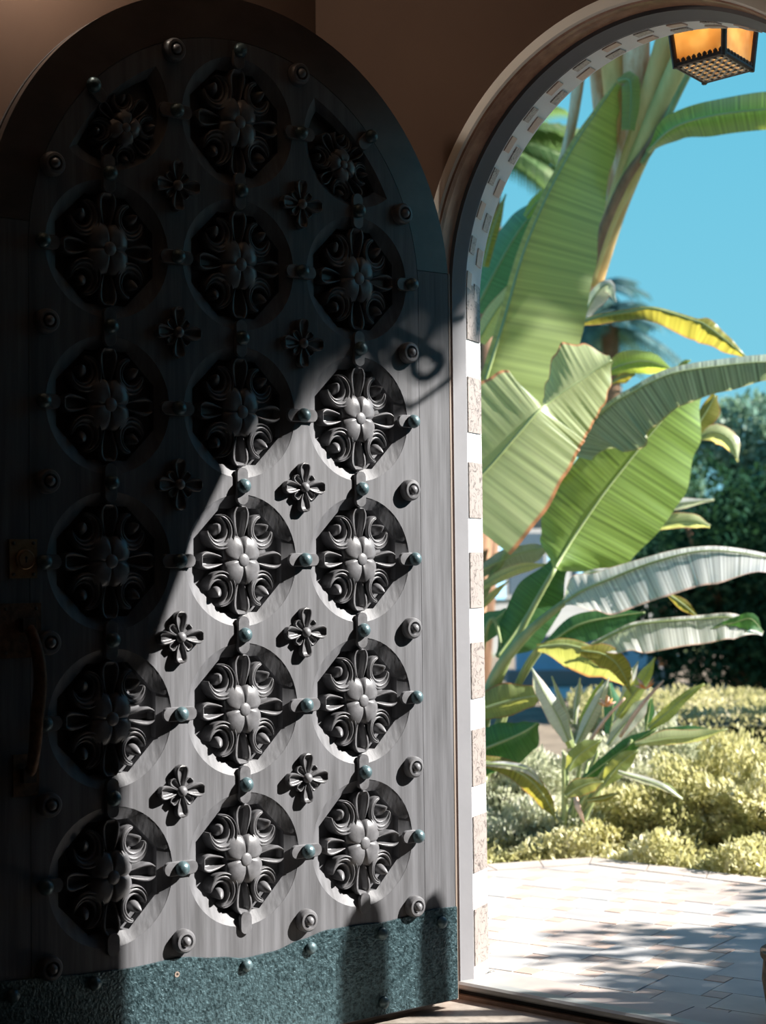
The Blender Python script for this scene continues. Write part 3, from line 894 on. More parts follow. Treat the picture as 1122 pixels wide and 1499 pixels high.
# ---- leaf builder: midrib given in the photo's frame with real depth, blade half-widths in the same measure
def leaf(parent, rib, Y, wl, wr, mt, dl=0.0, dr=0.0, tears=(), sub=5, cols=6, rip=0.006, ribmat=None, ribw=3.0, slant=0.10, name='leaf', curl=1.5, seed=0):
    n0 = len(rib)
    if not isinstance(Y, (list, tuple)): Y = [Y] * n0
    if len(Y) == 2 and n0 != 2: Y = [Y[0] + (Y[1]-Y[0])*i/(n0-1) for i in range(n0)]
    def cr(vals, t):
        i = min(int(t), n0 - 2); f_ = t - i
        p1, p2 = vals[i], vals[i+1]
        p0 = vals[i-1] if i > 0 else 2*p1 - p2
        p3 = vals[i+2] if i+2 < n0 else 2*p2 - p1
        return 0.5*((2*p1) + (-p0+p2)*f_ + (2*p0-5*p1+4*p2-p3)*f_*f_ + (-p0+3*p1-3*p2+p3)*f_**3)
    def lin(vals, t):
        i = min(int(t), n0 - 2); f_ = t - i; f_ = f_*f_*(3-2*f_) if abs(vals[i]-vals[i+1]) < 45 else f_
        return vals[i] + (vals[i+1]-vals[i])*f_
    N_ = (n0 - 1) * sub
    xs = [p[0] for p in rib]; ys = [p[1] for p in rib]
    rr = random.Random(int(xs[0]*7 + ys[0]*13 + seed))
    mb = MB(); uvs = []; spine = []; rows = []
    ph = rr.uniform(0, 6)
    for k in range(N_ + 1):
        t = k / sub
        x, y = cr(xs, t), cr(ys, t); yy = cr(Y, t)
        dx, dy = cr(xs, min(t+0.05, n0-1)) - cr(xs, max(t-0.05, 0)), cr(ys, min(t+0.05, n0-1)) - cr(ys, max(t-0.05, 0))
        L_ = math.hypot(dx, dy) or 1; dx /= L_; dy /= L_
        a, b = max(0.3, lin(wl, t)), max(0.3, lin(wr, t))
        row = []
        for j in range(-cols, cols + 1):
            q_ = abs(j) / cols
            wv = a if j < 0 else b
            nx, ny = (dy, -dx) if j < 0 else (-dy, dx)
            dd = (dl if j < 0 else dr) * q_**curl * min(1.0, wv / 20.0)
            dd += rip * math.sin(k*1.9 + ph + j*0.15) * q_ + rip*0.8*math.sin(k*0.7 + ph*2)*q_
            sl = slant * q_ * wv
            row.append(at(x + nx*wv*q_ + dx*sl, y + ny*wv*q_ + dy*sl, yy + dd))
            uvs.append((q_, t/(n0-1) - 0.12*q_*0 + (0.5 if j < 0 else 0)))
        rows.append(row); spine.append((at(x, y, yy - 0.006), max(0.0015, ribw*yy/FPX*(1 - 0.75*k/N_))))
    nc = 2*cols + 1
    mb.v = [tuple(p) for r_ in rows for p in r_]
    for k in range(N_):
        for j in range(nc - 1):
            q0 = min(abs(j - cols), abs(j + 1 - cols)) / cols
            side = -1 if j < cols else 1
            skip = False
            for (tk, ts, td) in tears:
                if k == int(tk * N_) and ts == side and q0 >= td: skip = True
            if not skip: mb.f.append((k*nc+j, k*nc+j+1, (k+1)*nc+j+1, (k+1)*nc+j))
    mb.keep = True
    me = bpy.data.meshes.new(name); me.from_pydata(mb.v, [], mb.f)
    ul = me.uv_layers.new(name='UVMap')
    idx = [l.vertex_index for l in me.loops]
    for li, vi in enumerate(idx): ul.data[li].uv = uvs[vi]
    me.polygons.foreach_set('use_smooth', [True]*len(me.polygons)); me.update()
    me.materials.append(mt)
    o = link(name, me, None, parent)
    o.matrix_parent_inverse = parent.matrix_basis.inverted()
    if ribmat:
        m2 = MB(); m2.tube([p for p, _ in spine], [w_ for _, w_ in spine], 6)
        r_o = m2.build('midrib', ribmat, o, smooth=True)
    return o
def stalk(parent, pts, wpx, mt, name='petiole', n=8, flat=1.0):
    """pts (x, y, Y); wpx radius measured in photo pixels"""
    P = [at(*p) for p in pts]
    if not isinstance(wpx, (list, tuple)): wpx = [wpx]*len(pts)
    # smooth
    Q = []; W = []
    for i in range(len(P)-1):
        for k in range(5):
            f_ = k/5; p0 = P[max(i-1, 0)]; p1 = P[i]; p2 = P[i+1]; p3 = P[min(i+2, len(P)-1)]
            Q.append(0.5*((2*p1) + (p2-p0)*f_ + (2*p0-5*p1+4*p2-p3)*f_*f_ + (3*p1-p0-3*p2+p3)*f_**3)); W.append((wpx[i] + (wpx[i+1]-wpx[i])*f_) * (pts[i][2] + (pts[i+1][2]-pts[i][2])*f_)/FPX)
    Q.append(P[-1]); W.append(wpx[-1]*pts[-1][2]/FPX)
    mb = MB(); mb.tube(Q, W, n, flat=flat)
    o = mb.build(name, mt, parent, smooth=True); o.matrix_parent_inverse = parent.matrix_basis.inverted(); return o

LM = {}
LM['olive'] = leaf_mat('leaf_olive', (0.20, 0.245, 0.09), (0.42, 0.42, 0.09), rim=(0.42, 0.20, 0.06), stripe=0.22, freq=70)
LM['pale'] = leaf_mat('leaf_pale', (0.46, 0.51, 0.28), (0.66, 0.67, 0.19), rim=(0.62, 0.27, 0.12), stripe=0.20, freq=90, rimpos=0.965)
LM['green'] = leaf_mat('leaf_green', (0.20, 0.31, 0.075), (0.48, 0.57, 0.07), stripe=0.33, freq=80)
LM['deep'] = leaf_mat('leaf_deep_green', (0.045, 0.125, 0.045), (0.09, 0.24, 0.04), stripe=0.3, freq=70)
LM['teal'] = leaf_mat('leaf_teal', (0.08, 0.22, 0.12), (0.12, 0.30, 0.10), stripe=0.2, freq=60)
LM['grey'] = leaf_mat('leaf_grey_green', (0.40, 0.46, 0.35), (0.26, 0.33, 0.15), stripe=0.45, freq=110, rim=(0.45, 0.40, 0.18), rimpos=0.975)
LM['white'] = leaf_mat('leaf_white_gloss', (0.84, 0.85, 0.77), (0.40, 0.45, 0.25), stripe=0.42, freq=120, rim=(0.62, 0.42, 0.32), rimpos=0.965)  # near-white base colour paints the sun's reflection on glossy leaves
LM['yellow'] = leaf_mat('leaf_yellow', (0.22, 0.21, 0.045), (0.36, 0.31, 0.04), rim=(0.34, 0.18, 0.06), stripe=0.3, freq=40)
LM['mid'] = leaf_mat('leaf_mid_green', (0.27, 0.34, 0.13), (0.60, 0.58, 0.09), stripe=0.2, freq=70)
LM['rib'] = mat('midrib_green', (0.26, 0.33, 0.12), (0.34, 0.40, 0.18), 0.45, (10, 10, 10))
LM['stem'] = mat('stem_green', (0.20, 0.26, 0.09), (0.33, 0.38, 0.17), 0.45, (12, 12, 3))
LM['bark_orange'] = mat('sheath_orange', (0.60, 0.33, 0.10), (0.82, 0.56, 0.22), 0.7, (14, 14, 3), bump=0.5)
LM['bark_olive'] = mat('sheath_olive', (0.52, 0.40, 0.12), (0.72, 0.58, 0.24), 0.7, (14, 14, 3), bump=0.4)
LM['bark_pale'] = mat('sheath_dry', (0.66, 0.33, 0.17), (0.84, 0.62, 0.42), 0.85, (20, 20, 4), bump=0.7, lo=0.42, hi=0.6)
LM['bark_dark'] = mat('sheath_brown', (0.16, 0.085, 0.05), (0.40, 0.23, 0.13), 0.85, (20, 20, 4), bump=0.7)

# ---------------- giant bird of paradise plant
gp = empty('giant_bird_of_paradise', at(690, 1250, 7.6) * 1.0)
gp.location.z = GZ
tag(gp, 'giant bird of paradise with huge paddle leaves towering beside the doorway', 'plant')
GB = gp.location.copy()
def base_px(dx=0, dY=0): return None
# trunk hidden by the jamb, carrying every stalk
mb = MB(); tp = at(668, 1000, 7.7); mb.tube([GB, GB.lerp(tp, 0.5) + Vector((0.02, 0, 0)), tp, at(700, 700, 7.85), at(780, 520, 8.0), at(868, 400, 8.05)], [0.13, 0.12, 0.11, 0.10, 0.09, 0.07], 12)
o = mb.build('trunk', LM['bark_dark'], gp, smooth=True); o.matrix_parent_inverse = gp.matrix_basis.inverted()
# fan of old leaf sheaths rising to the upper right
for (pts, w_, mt) in [
    ([(862, 430, 8.0), (885, 330, 7.95), (905, 200, 7.9), (900, 90, 7.85), (893, 10, 7.8)], [16, 19, 23, 25, 25], 'bark_orange'),
    ([(866, 425, 7.98), (893, 320, 7.93), (925, 190, 7.86), (932, 90, 7.8), (930, -10, 7.75)], [15, 19, 23, 24, 24], 'bark_pale'),
    ([(868, 420, 7.95), (900, 310, 7.9), (935, 215, 7.82), (962, 120, 7.75), (990, 20, 7.7)], [16, 20, 24, 24, 22], 'bark_orange'),
    ([(866, 415, 7.92), (890, 330, 7.86), (925, 255, 7.8), (962, 170, 7.7), (1008, 60, 7.62)], [8, 13, 17, 19, 17], 'bark_olive'),
    ([(862, 410, 7.88), (884, 335, 7.83), (917, 262, 7.76), (950, 215, 7.7), (985, 150, 7.62)], [7, 9, 9, 8, 3], 'bark_dark'),
    ([(940, 240, 7.7), (962, 205, 7.66), (990, 145, 7.6), (1016, 95, 7.55)], [5, 6, 6, 5], 'stem'),
    ([(858, 440, 8.05), (874, 330, 8.02), (884, 210, 7.98), (876, 110, 7.95), (868, 20, 7.9)], [12, 14, 16, 15, 14], 'bark_pale'),
    ([(790, 330, 7.9), (806, 285, 7.88), (822, 245, 7.86), (838, 180, 7.84), (848, 110, 7.82), (852, 60, 7.8)], [5, 7, 8, 9, 11, 10], 'bark_pale'),
    ([(800, 310, 7.86), (811, 278, 7.85), (822, 240, 7.84), (827, 228, 7.83)], [5, 7, 6, 3], 'bark_dark'),
]:
    stalk(gp, pts, w_, LM[mt], 'leaf_sheath', 8, 0.7)
# leaf list: rib, Y, left widths, right widths, material, dl, dr
G_ = [
 # tall upright leaf with folded tip
 ([(690,625),(735,480),(765,375),(800,290),(840,215),(880,155),(903,122)], (7.35,7.75), [8,9,9,8,7,5,2], [110,116,108,86,62,36,10], 'mid', 0.05, 0.20, ()),
 ([(905,118),(922,118),(924,150),(921,190)], (7.70,7.62), [3,14,13,9], [3,14,13,11], 'mid', 0.05, -0.02, ()),
 # broad pale leaf in front
 ([(660,742),(709,692),(752,643),(780,611),(791,600),(795,596),(801,592),(815,581),(835,567),(852,556),(872,542),(896,527)], (6.95,7.15), [110,125,98,84,72,2,10,27,52,62,44,8], [112,106,93,84,80,78,76,70,60,50,34,4], 'pale', 0.10, 0.14, ()),
 # arching grey-green leaf to the right
 ([(842,668),(855,631),(890,597),(923,576),(981,548),(1053,536),(1122,530),(1165,534)], (7.26,7.24), [5,5,6,7,9,10,11,4], [26,64,79,60,49,38,27,8], 'grey', 0.12, 0.05, ()),
 # broad fresh green leaf
 ([(813,832),(825,812),(845,780),(882,726),(921,676),(967,619),(1012,566)], (7.34,7.62), [6,42,60,62,60,50,12], [10,58,88,98,95,66,22], 'green', 0.08, 0.12, ()),
 # yellow leaf against the sky
 ([(845,474),(880,463),(923,456),(958,452),(1016,469),(1034,476),(1062,497),(1100,528)], (7.75,7.5), [4,4,4,3,4,11,7,0], [5,12,13,20,28,28,18,1], 'yellow', 0.05, 0.10, ()),
 ([(880,548),(915,533),(950,529),(990,543)], (7.8,7.7), [6,19,14,0], [5,17,19,2], 'green', 0.08, 0.08, ()),
 ([(896,560),(912,552),(930,548)], (7.72,7.7), [3,6,1], [3,10,2], 'yellow', 0.03, 0.03, ()),
 # leaves at upper left behind
 ([(695,455),(728,392),(762,335),(808,280)], (8.1,8.2), [22,30,22,3], [34,48,42,12], 'teal', 0.1, 0.1, ()),
 ([(770,318),(785,298),(806,284),(815,300)], (8.0,8.0), [5,10,10,4], [5,16,20,10], 'green', 0.04, 0.04, ()),
 ([(708,390),(724,330),(741,284)], (7.9,7.95), [5,6,1], [8,9,1], 'yellow', 0.02, 0.02, ()),
 ([(700,500),(722,462),(745,430),(760,415)], (7.9,7.9), [10,14,10,2], [12,22,16,3], 'pale', 0.04, 0.04, ()),
 # leaf high at the right
 ([(948,222),(985,188),(1040,170),(1122,160),(1185,160)], (7.6,7.2), [3,20,22,26,24], [4,20,30,30,26], 'green', 0.10, 0.16, ()),
 # split leaves, sun gloss painted in as white
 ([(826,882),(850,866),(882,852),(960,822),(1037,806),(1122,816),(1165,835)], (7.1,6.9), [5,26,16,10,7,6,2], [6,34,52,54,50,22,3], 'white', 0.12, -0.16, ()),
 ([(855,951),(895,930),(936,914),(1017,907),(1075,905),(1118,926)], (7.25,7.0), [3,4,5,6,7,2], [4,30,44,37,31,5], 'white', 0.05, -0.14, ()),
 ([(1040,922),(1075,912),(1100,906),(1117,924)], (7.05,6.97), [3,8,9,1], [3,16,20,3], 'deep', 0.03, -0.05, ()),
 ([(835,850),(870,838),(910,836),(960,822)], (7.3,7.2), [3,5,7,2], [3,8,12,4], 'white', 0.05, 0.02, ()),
 # deep green leaves low
 ([(728,962),(755,925),(785,878),(818,826)], (7.4,7.5), [4,28,34,14], [8,40,40,16], 'deep', 0.06, 0.08, ()),
 ([(790,952),(845,916),(900,903),(945,896)], (7.35,7.3), [5,16,11,1], [8,28,27,2], 'deep', 0.06, -0.05, ()),
 ([(786,948),(828,944),(868,955),(902,975),(925,1008)], (7.2,7.1), [5,10,9,12,4], [6,34,36,24,4], 'olive', 0.04, 0.10, ()),
 ([(850,952),(885,958),(908,978),(928,1020)], (7.12,7.05), [6,16,16,1], [8,20,12,1], 'yellow', 0.04, -0.03, ()),
 ([(695,1042),(738,1028),(775,1020),(796,1019)], (7.15,7.1), [20,28,17,1], [16,22,16,1], 'olive', 0.04, 0.06, ()),
 ([(690,1104),(735,1086),(768,1071),(788,1058)], (7.1,7.05), [28,28,15,2], [36,40,30,4], 'deep', 0.05, 0.08, ()),
 ([(696,934),(718,914),(742,892)], (7.5,7.5), [15,19,3], [15,19,3], 'teal', 0.04, 0.04, ()),
 ([(700,1112),(740,1122),(775,1140),(800,1170),(814,1199)], (7.0,6.98), [8,12,12,9,1], [8,12,18,14,1], 'yellow', 0.04, 0.05, ()),
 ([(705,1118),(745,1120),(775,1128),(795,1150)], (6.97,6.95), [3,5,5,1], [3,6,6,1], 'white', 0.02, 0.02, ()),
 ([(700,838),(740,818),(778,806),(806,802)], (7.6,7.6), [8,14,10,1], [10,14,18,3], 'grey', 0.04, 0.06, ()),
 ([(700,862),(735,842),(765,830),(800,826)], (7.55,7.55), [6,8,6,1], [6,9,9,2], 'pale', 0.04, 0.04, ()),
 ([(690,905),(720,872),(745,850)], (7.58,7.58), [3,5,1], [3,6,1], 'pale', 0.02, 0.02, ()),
 # far side leaves on the right
 ([(1018,628),(1036,600),(1048,578)], (7.9,7.9), [6,10,6], [16,20,4], 'yellow', 0.04, 0.05, ()),
 ([(1022,642),(1048,632),(1072,646),(1081,676)], (7.85,7.8), [3,12,11,1], [4,18,14,1], 'pale', 0.05, 0.06, ()),
 ([(942,744),(990,738),(1046,731)], (7.9,7.85), [5,9,1], [5,9,2], 'white', 0.04, 0.04, ()),
 ([(950,774),(985,764),(1015,762),(1040,770)], (7.9,7.85), [5,13,10,2], [5,10,11,3], 'pale', 0.04, 0.04, ()),
 ([(976,868),(1000,884),(1026,906)], (7.2,7.15), [2,8,1], [3,9,1], 'yellow', 0.02, 0.02, ()),
 ([(856,462),(872,432),(892,416),(902,442)], (7.85,7.8), [4,9,7,1], [9,18,14,2], 'white', 0.03, 0.04, ()),
 ([(990,540),(1003,530),(1012,528)], (7.85,7.85), [2,3,1], [2,4,1], 'green', 0.02, 0.02, ()),
]
for i, (rib_, Y_, wl_, wr_, mt_, dl_, dr_, te) in enumerate(G_):
    big_ = max(wl_ + wr_) > 25
    leaf(gp, rib_, Y_, wl_, wr_, LM[mt_], dl_, dr_, te, sub=8 if big_ else 4, cols=8 if big_ else 4, ribmat=LM['rib'], ribw=2.6 if big_ else 1.6, rip=0.010 if mt_ in ('white', 'grey') else 0.005)
for pts, w_ in [
    ([(690,1190,7.45),(713,1050,7.3),(760,930,7.22),(813,832,7.2)], [7,6,5,3.5]),
    ([(684,1150,7.4),(716,1010,7.25),(765,935,7.15),(829,880,7.1)], [9,8.5,8,5]),
    ([(688,1200,7.4),(720,1085,7.3),(760,1000,7.28),(795,948,7.25)], [7,6,5,3]),
    ([(680,1180,7.5),(705,960,7.5),(722,905,7.45),(735,950,7.42)], [4,4,3,2]),
    ([(670,1000,7.6),(676,860,7.2),(668,742,6.98)], [8,7,5]),
    ([(676,1000,7.6),(684,820,7.5),(690,626,7.36)], [8,7,5]),
    ([(676,1180,7.5),(700,900,7.6),(770,770,7.6),(842,668,7.5)], [6,6,5,4]),
    ([(786,950,7.2),(765,985,7.25),(735,1060,7.3),(700,1180,7.4)], [3,4,5,6]),
]:
    stalk(gp, pts, w_, LM['stem'])

# ---------------- small bird of paradise clump at the terrace edge
sp_ = empty('bird_of_paradise', at(826, 1255, 7.05)); sp_.location.z = GZ
tag(sp_, 'small bird of paradise clump with orange flowers at the terrace edge', 'plant')
S_ = [
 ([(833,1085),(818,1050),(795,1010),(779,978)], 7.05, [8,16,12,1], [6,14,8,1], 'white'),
 ([(838,1095),(822,1060),(800,1040)], 7.15, [6,10,2], [6,10,2], 'mid'),
 ([(845,1090),(862,1055),(880,1020),(892,992)], 7.0, [5,10,9,1], [6,11,8,1], 'white'),
 ([(850,1085),(858,1050),(872,1018),(884,995)], 7.1, [4,8,6,1], [3,7,6,1], 'green'),
 ([(905,1050),(925,1020),(945,990),(960,962)], 7.05, [5,12,10,1], [6,12,9,1], 'mid'),
 ([(900,1060),(912,1030),(925,990),(935,968)], 7.1, [4,7,6,1], [4,8,6,1], 'white'),
 ([(950,1066),(975,1045),(1005,1018),(1032,1001)], 6.95, [5,9,6,2], [6,11,7,2], 'mid'),
 ([(930,1090),(975,1082),(1020,1078),(1066,1067)], 6.9, [4,14,10,0], [3,9,8,1], 'pale'),
 ([(940,1086),(975,1074),(1010,1068),(1040,1068)], 6.95, [3,8,6,1], [3,6,5,1], 'deep'),
 ([(832,1128),(843,1110),(860,1096),(880,1084)], 6.85, [5,14,13,2], [4,13,14,2], 'mid'),
 ([(828,1165),(845,1154),(865,1146),(884,1144)], 6.8, [6,14,8,1], [5,14,14,1], 'olive'),
 ([(860,1172),(885,1168),(908,1160)], 6.85, [3,5,1], [3,6,1], 'yellow'),
 ([(884,1150),(898,1130),(915,1112),(935,1098)], 6.85, [4,14,12,2], [5,15,13,2], 'mid'),
 ([(852,1142),(885,1118),(920,1092),(962,1066)], 6.92, [3,10,12,2], [4,14,12,2], 'deep'),
 ([(890,1092),(910,1066),(932,1042),(948,1022)], 7.05, [4,14,14,3], [5,14,14,4], 'white'),
 ([(946,1070),(950,1045),(954,1022)], 7.1, [2,6,2], [2,8,3], 'deep'),
 ([(905,1130),(940,1140),(968,1150),(1000,1170)], 6.85, [3,5,5,1], [3,6,5,1], 'white'),
 ([(950,1150),(975,1152),(1000,1168)], 6.87, [3,6,1], [3,6,1], 'mid'),
 ([(836,1060),(822,1028),(808,990)], 7.2, [3,5,1], [3,5,1], 'white'),
 ([(842,1060),(846,1020),(850,992)], 7.2, [3,5,1], [3,5,1], 'white'),
 ([(893,1075),(898,1040),(892,1000)], 7.3, [8,14,4], [8,16,4], 'teal'),
]
for (rib_, Y_, wl_, wr_, mt_) in S_:
    leaf(sp_, rib_, Y_, wl_, wr_, LM[mt_], 0.03, 0.04, sub=4, cols=4, ribmat=LM['rib'], ribw=1.4, rip=0.003)
for i in range(14):
    r_ = random.Random(i)
    x0_ = 822 + r_.uniform(-6, 12); xt = 835 + r_.uniform(-22, 95); yt = r_.uniform(1075, 1140)
    stalk(sp_, [(x0_, 1262, 7.05), (x0_ + 4 + (xt-x0_)*0.25, 1190, 7.02 + r_.uniform(-0.05, 0.05)), (xt, yt, 6.98 + r_.uniform(-0.08, 0.12))], [4.5, 3.6, 2.2], LM['stem'])
M['orange'] = mat('flower_orange', (0.75, 0.26, 0.05), (0.85, 0.42, 0.12), 0.6, (30, 30, 30))
M['flower_pale'] = mat('flower_dry', (0.62, 0.38, 0.26), (0.75, 0.55, 0.42), 0.7, (30, 30, 30))
for (cx, cy, YY) in ((893, 1030, 6.95), (950, 1004, 7.0)):
    fl = stalk(sp_, [(cx - 42, cy + 75, 7.0), (cx - 12, cy + 30, 6.98), (cx + 22, cy - 8, YY)], [2.5, 3, 1.5], M['flower_pale'], 'flower')
    for k in range(7):
        r_ = random.Random(k + int(cx)); an = r_.uniform(-2.9, 0.1); ln = r_.uniform(14, 26)
        P = [at(cx - 4, cy + 4, YY - 0.01), at(cx - 4 + ln*0.5*math.cos(an), cy + 4 + ln*0.5*math.sin(an), YY - 0.02), at(cx - 4 + ln*math.cos(an), cy + 4 + ln*math.sin(an), YY - 0.02)]
        mb = MB(); mb.tube(P, [0.003, 0.009, 0.001], 5, flat=0.35); mb.build('petal', M['orange'] if k % 3 else M['flower_pale'], fl, smooth=True)
mb = MB(); mb.tube([at(842, 1165, 6.9), at(846, 1180, 6.86), at(856, 1205, 6.84)], [0.012, 0.016, 0.003], 6, flat=0.4); o = mb.build('dry_flower', M['flower_pale'], sp_, smooth=True); o.matrix_parent_inverse = sp_.matrix_basis.inverted()

# ---------------- shrubs, hedges and trees made of many small leaves
def foliage_mesh(name, pts, size, seed=0, flat=0.6, aspect=0.5, updir=(0, 0, 1), updw=0.4):
    rg = np.random.default_rng(seed); n = len(pts); P = np.asarray(pts, float)
    d = rg.normal(size=(n, 3)); d += np.array(updir) * updw * 2; d /= np.linalg.norm(d, axis=1)[:, None]
    e_ = rg.normal(size=(n, 3)); e_ -= d * (e_ * d).sum(1)[:, None]; e_ /= np.linalg.norm(e_, axis=1)[:, None]
    nr = np.cross(d, e_); s_ = size * rg.uniform(0.6, 1.3, n)[:, None]
    base = P; tip = P + d*s_; l_ = P + d*s_*0.5 + e_*s_*aspect*0.5 + nr*s_*0.08; r2 = P + d*s_*0.5 - e_*s_*aspect*0.5 + nr*s_*0.08
    Vv = np.stack([base, l_, tip, r2], 1).reshape(-1, 3)
    k = np.arange(n)*4
    F = np.stack([np.stack([k, k+1, k+2], 1), np.stack([k, k+2, k+3], 1)], 1).reshape(-1, 3)
    me = bpy.data.meshes.new(name); me.vertices.add(len(Vv)); me.vertices.foreach_set('co', Vv.ravel())
    me.loops.add(F.size); me.loops.foreach_set('vertex_index', F.ravel().astype(np.int32))
    me.polygons.add(len(F)); me.polygons.foreach_set('loop_start', (np.arange(len(F))*3).astype(np.int32)); me.polygons.foreach_set('loop_total', np.full(len(F), 3, np.int32))
    me.update(); me.validate(); return me
def fol_mat(name, cs, trans, mixf=0.4, nscale=3.0):
    m = bpy.data.materials.new(name); m.use_nodes = True
    t = m.node_tree; N = t.nodes; L = t.links; N.clear()
    o = N.new('ShaderNodeOutputMaterial'); g = N.new('ShaderNodeNewGeometry'); nz = N.new('ShaderNodeTexNoise')
    nz.inputs['Scale'].default_value = nscale; nz.inputs['Detail'].default_value = 3; L.new(g.outputs['Position'], nz.inputs['Vector'])
    ad_ = N.new('ShaderNodeMath'); ad_.operation = 'MULTIPLY_ADD'; ad_.inputs[1].default_value = 0.35; L.new(g.outputs['Random Per Island'], ad_.inputs[0]); L.new(nz.outputs['Fac'], ad_.inputs[2])
    rp = N.new('ShaderNodeValToRGB'); es = rp.color_ramp.elements
    es[0].position = 0.42; es[0].color = (*cs[0], 1); es[1].position = 0.95; es[1].color = (*cs[-1], 1)
    for i, c in enumerate(cs[1:-1]):
        q_ = es.new(0.42 + 0.53*(i+1)/(len(cs)-1)); q_.color = (*c, 1)
    L.new(ad_.outputs[0], rp.inputs[0])
    df = N.new('ShaderNodeBsdfDiffuse'); tl = N.new('ShaderNodeBsdfTranslucent'); L.new(rp.outputs[0], df.inputs[0])
    tl.inputs[0].default_value = (*trans, 1)
    mx = N.new('ShaderNodeMixShader'); mx.inputs[0].default_value = mixf; L.new(df.outputs[0], mx.inputs[1]); L.new(tl.outputs[0], mx.inputs[2])
    L.new(mx.outputs[0], o.inputs[0]); return m
FM = {}
FM['yellow'] = fol_mat('shrub_yellow_green', [(0.34, 0.34, 0.16), (0.68, 0.65, 0.38), (0.95, 0.91, 0.70)], (0.58, 0.55, 0.24))
FM['grey'] = fol_mat('shrub_grey_green', [(0.34, 0.38, 0.26), (0.66, 0.67, 0.54), (0.95, 0.91, 0.80)], (0.5, 0.52, 0.34))
FM['hedge'] = fol_mat('hedge_olive', [(0.24, 0.26, 0.10), (0.56, 0.51, 0.25), (0.92, 0.82, 0.56)], (0.5, 0.46, 0.2))
FM['dark'] = fol_mat('tree_dark', [(0.010, 0.035, 0.022), (0.025, 0.07, 0.04), (0.06, 0.12, 0.08)], (0.03, 0.08, 0.03), mixf=0.25, nscale=1.2)
FM['bluegreen'] = fol_mat('tree_bluegreen', [(0.09, 0.20, 0.17), (0.22, 0.36, 0.28), (0.48, 0.56, 0.44)], (0.2, 0.3, 0.16), mixf=0.3, nscale=0.8)
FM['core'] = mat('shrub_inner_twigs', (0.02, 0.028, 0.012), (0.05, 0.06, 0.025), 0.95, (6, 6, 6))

def shrub(name, ctr, rad, n, size, mt, label, cat, seed, aspect=0.5, group=None):
    rg = np.random.default_rng(seed); c = Vector(ctr)
    root = empty(name, (c.x, c.y, GZ)); tag(root, label, cat, group)
    d = rg.normal(size=(n, 3)); d[:, 2] = np.abs(d[:, 2]) * 1.0 - 0.25; d /= np.linalg.norm(d, axis=1)[:, None]
    bump_ = 1 + 0.22*np.sin(d[:, 0]*7 + seed) * np.cos(d[:, 1]*6 + seed*2) + 0.15*np.sin(d[:, 2]*9 + d[:, 0]*5)
    rr = bump_ * (0.72 + 0.30*rg.random(n)**0.6)
    P = d * rr[:, None] * np.array(rad)
    P[:, 2] = np.maximum(P[:, 2], -ctr[2] + GZ + 0.01)
    P += np.array([0, 0, ctr[2] - GZ])
    link('foliage', foliage_mesh('foliage', P, size, seed, aspect=aspect), mt, root)
    # twiggy core
    mb = MB(); rows = []
    for i in range(7):
        a = math.pi/2 * i/6; rows.append([(0.62*rad[0]*math.cos(a)*math.cos(2*math.pi*j/12), 0.62*rad[1]*math.cos(a)*math.sin(2*math.pi*j/12), (ctr[2]-GZ)*0.0 + max(0.0, 0.70*(rad[2] + ctr[2] - GZ))*math.sin(a)) for j in range(12)])
    mb.grid(rows, closed_u=True); mb.build('twigs', FM['core'], root)
    return root
def hedge(name, lo, hi, n, size, mt, label, seed, rz=0.0, ctr=(0, 0)):
    root = empty(name, (ctr[0], ctr[1], GZ), rz); tag(root, label, 'hedge')
    rg = np.random.default_rng(seed)
    lx, ly, lz = hi[0]-lo[0], hi[1]-lo[1], hi[2]-lo[2]
    areas = np.array([lx*ly, lx*lz, ly*lz, ly*lz]); areas /= areas.sum(); w_ = rg.choice(4, n, p=areas); u = rg.random((n, 2)); P = np.zeros((n, 3))
    jit = rg.normal(size=n)*0.015
    P[w_ == 0] = np.stack([lo[0]+u[w_ == 0, 0]*lx, lo[1]+u[w_ == 0, 1]*ly, hi[2]+jit[w_ == 0]], 1)
    P[w_ == 1] = np.stack([lo[0]+u[w_ == 1, 0]*lx, lo[1]+jit[w_ == 1], lo[2]+u[w_ == 1, 1]*lz], 1)
    P[w_ == 2] = np.stack([lo[0]+jit[w_ == 2], lo[1]+u[w_ == 2, 0]*ly, lo[2]+u[w_ == 2, 1]*lz], 1)
    P[w_ == 3] = np.stack([hi[0]+jit[w_ == 3], lo[1]+u[w_ == 3, 0]*ly, lo[2]+u[w_ == 3, 1]*lz], 1)
    link('foliage', foliage_mesh('foliage', P, size, seed, updw=0.5), mt, root)
    mb = MB(); mb.box((lo[0]+0.03, lo[1]+0.03, 0), (hi[0]-0.03, hi[1]-0.03, hi[2]-0.03)); mb.build('twigs', FM['core'], root)
hedge('box_hedge', (-1.1, 0, 0.0), (4.5, 2.0, 0.46), 26000, 0.034, FM['hedge'], 'clipped low box hedge with a flat sunlit top', 3, math.radians(-2), (2.2, 8.75))
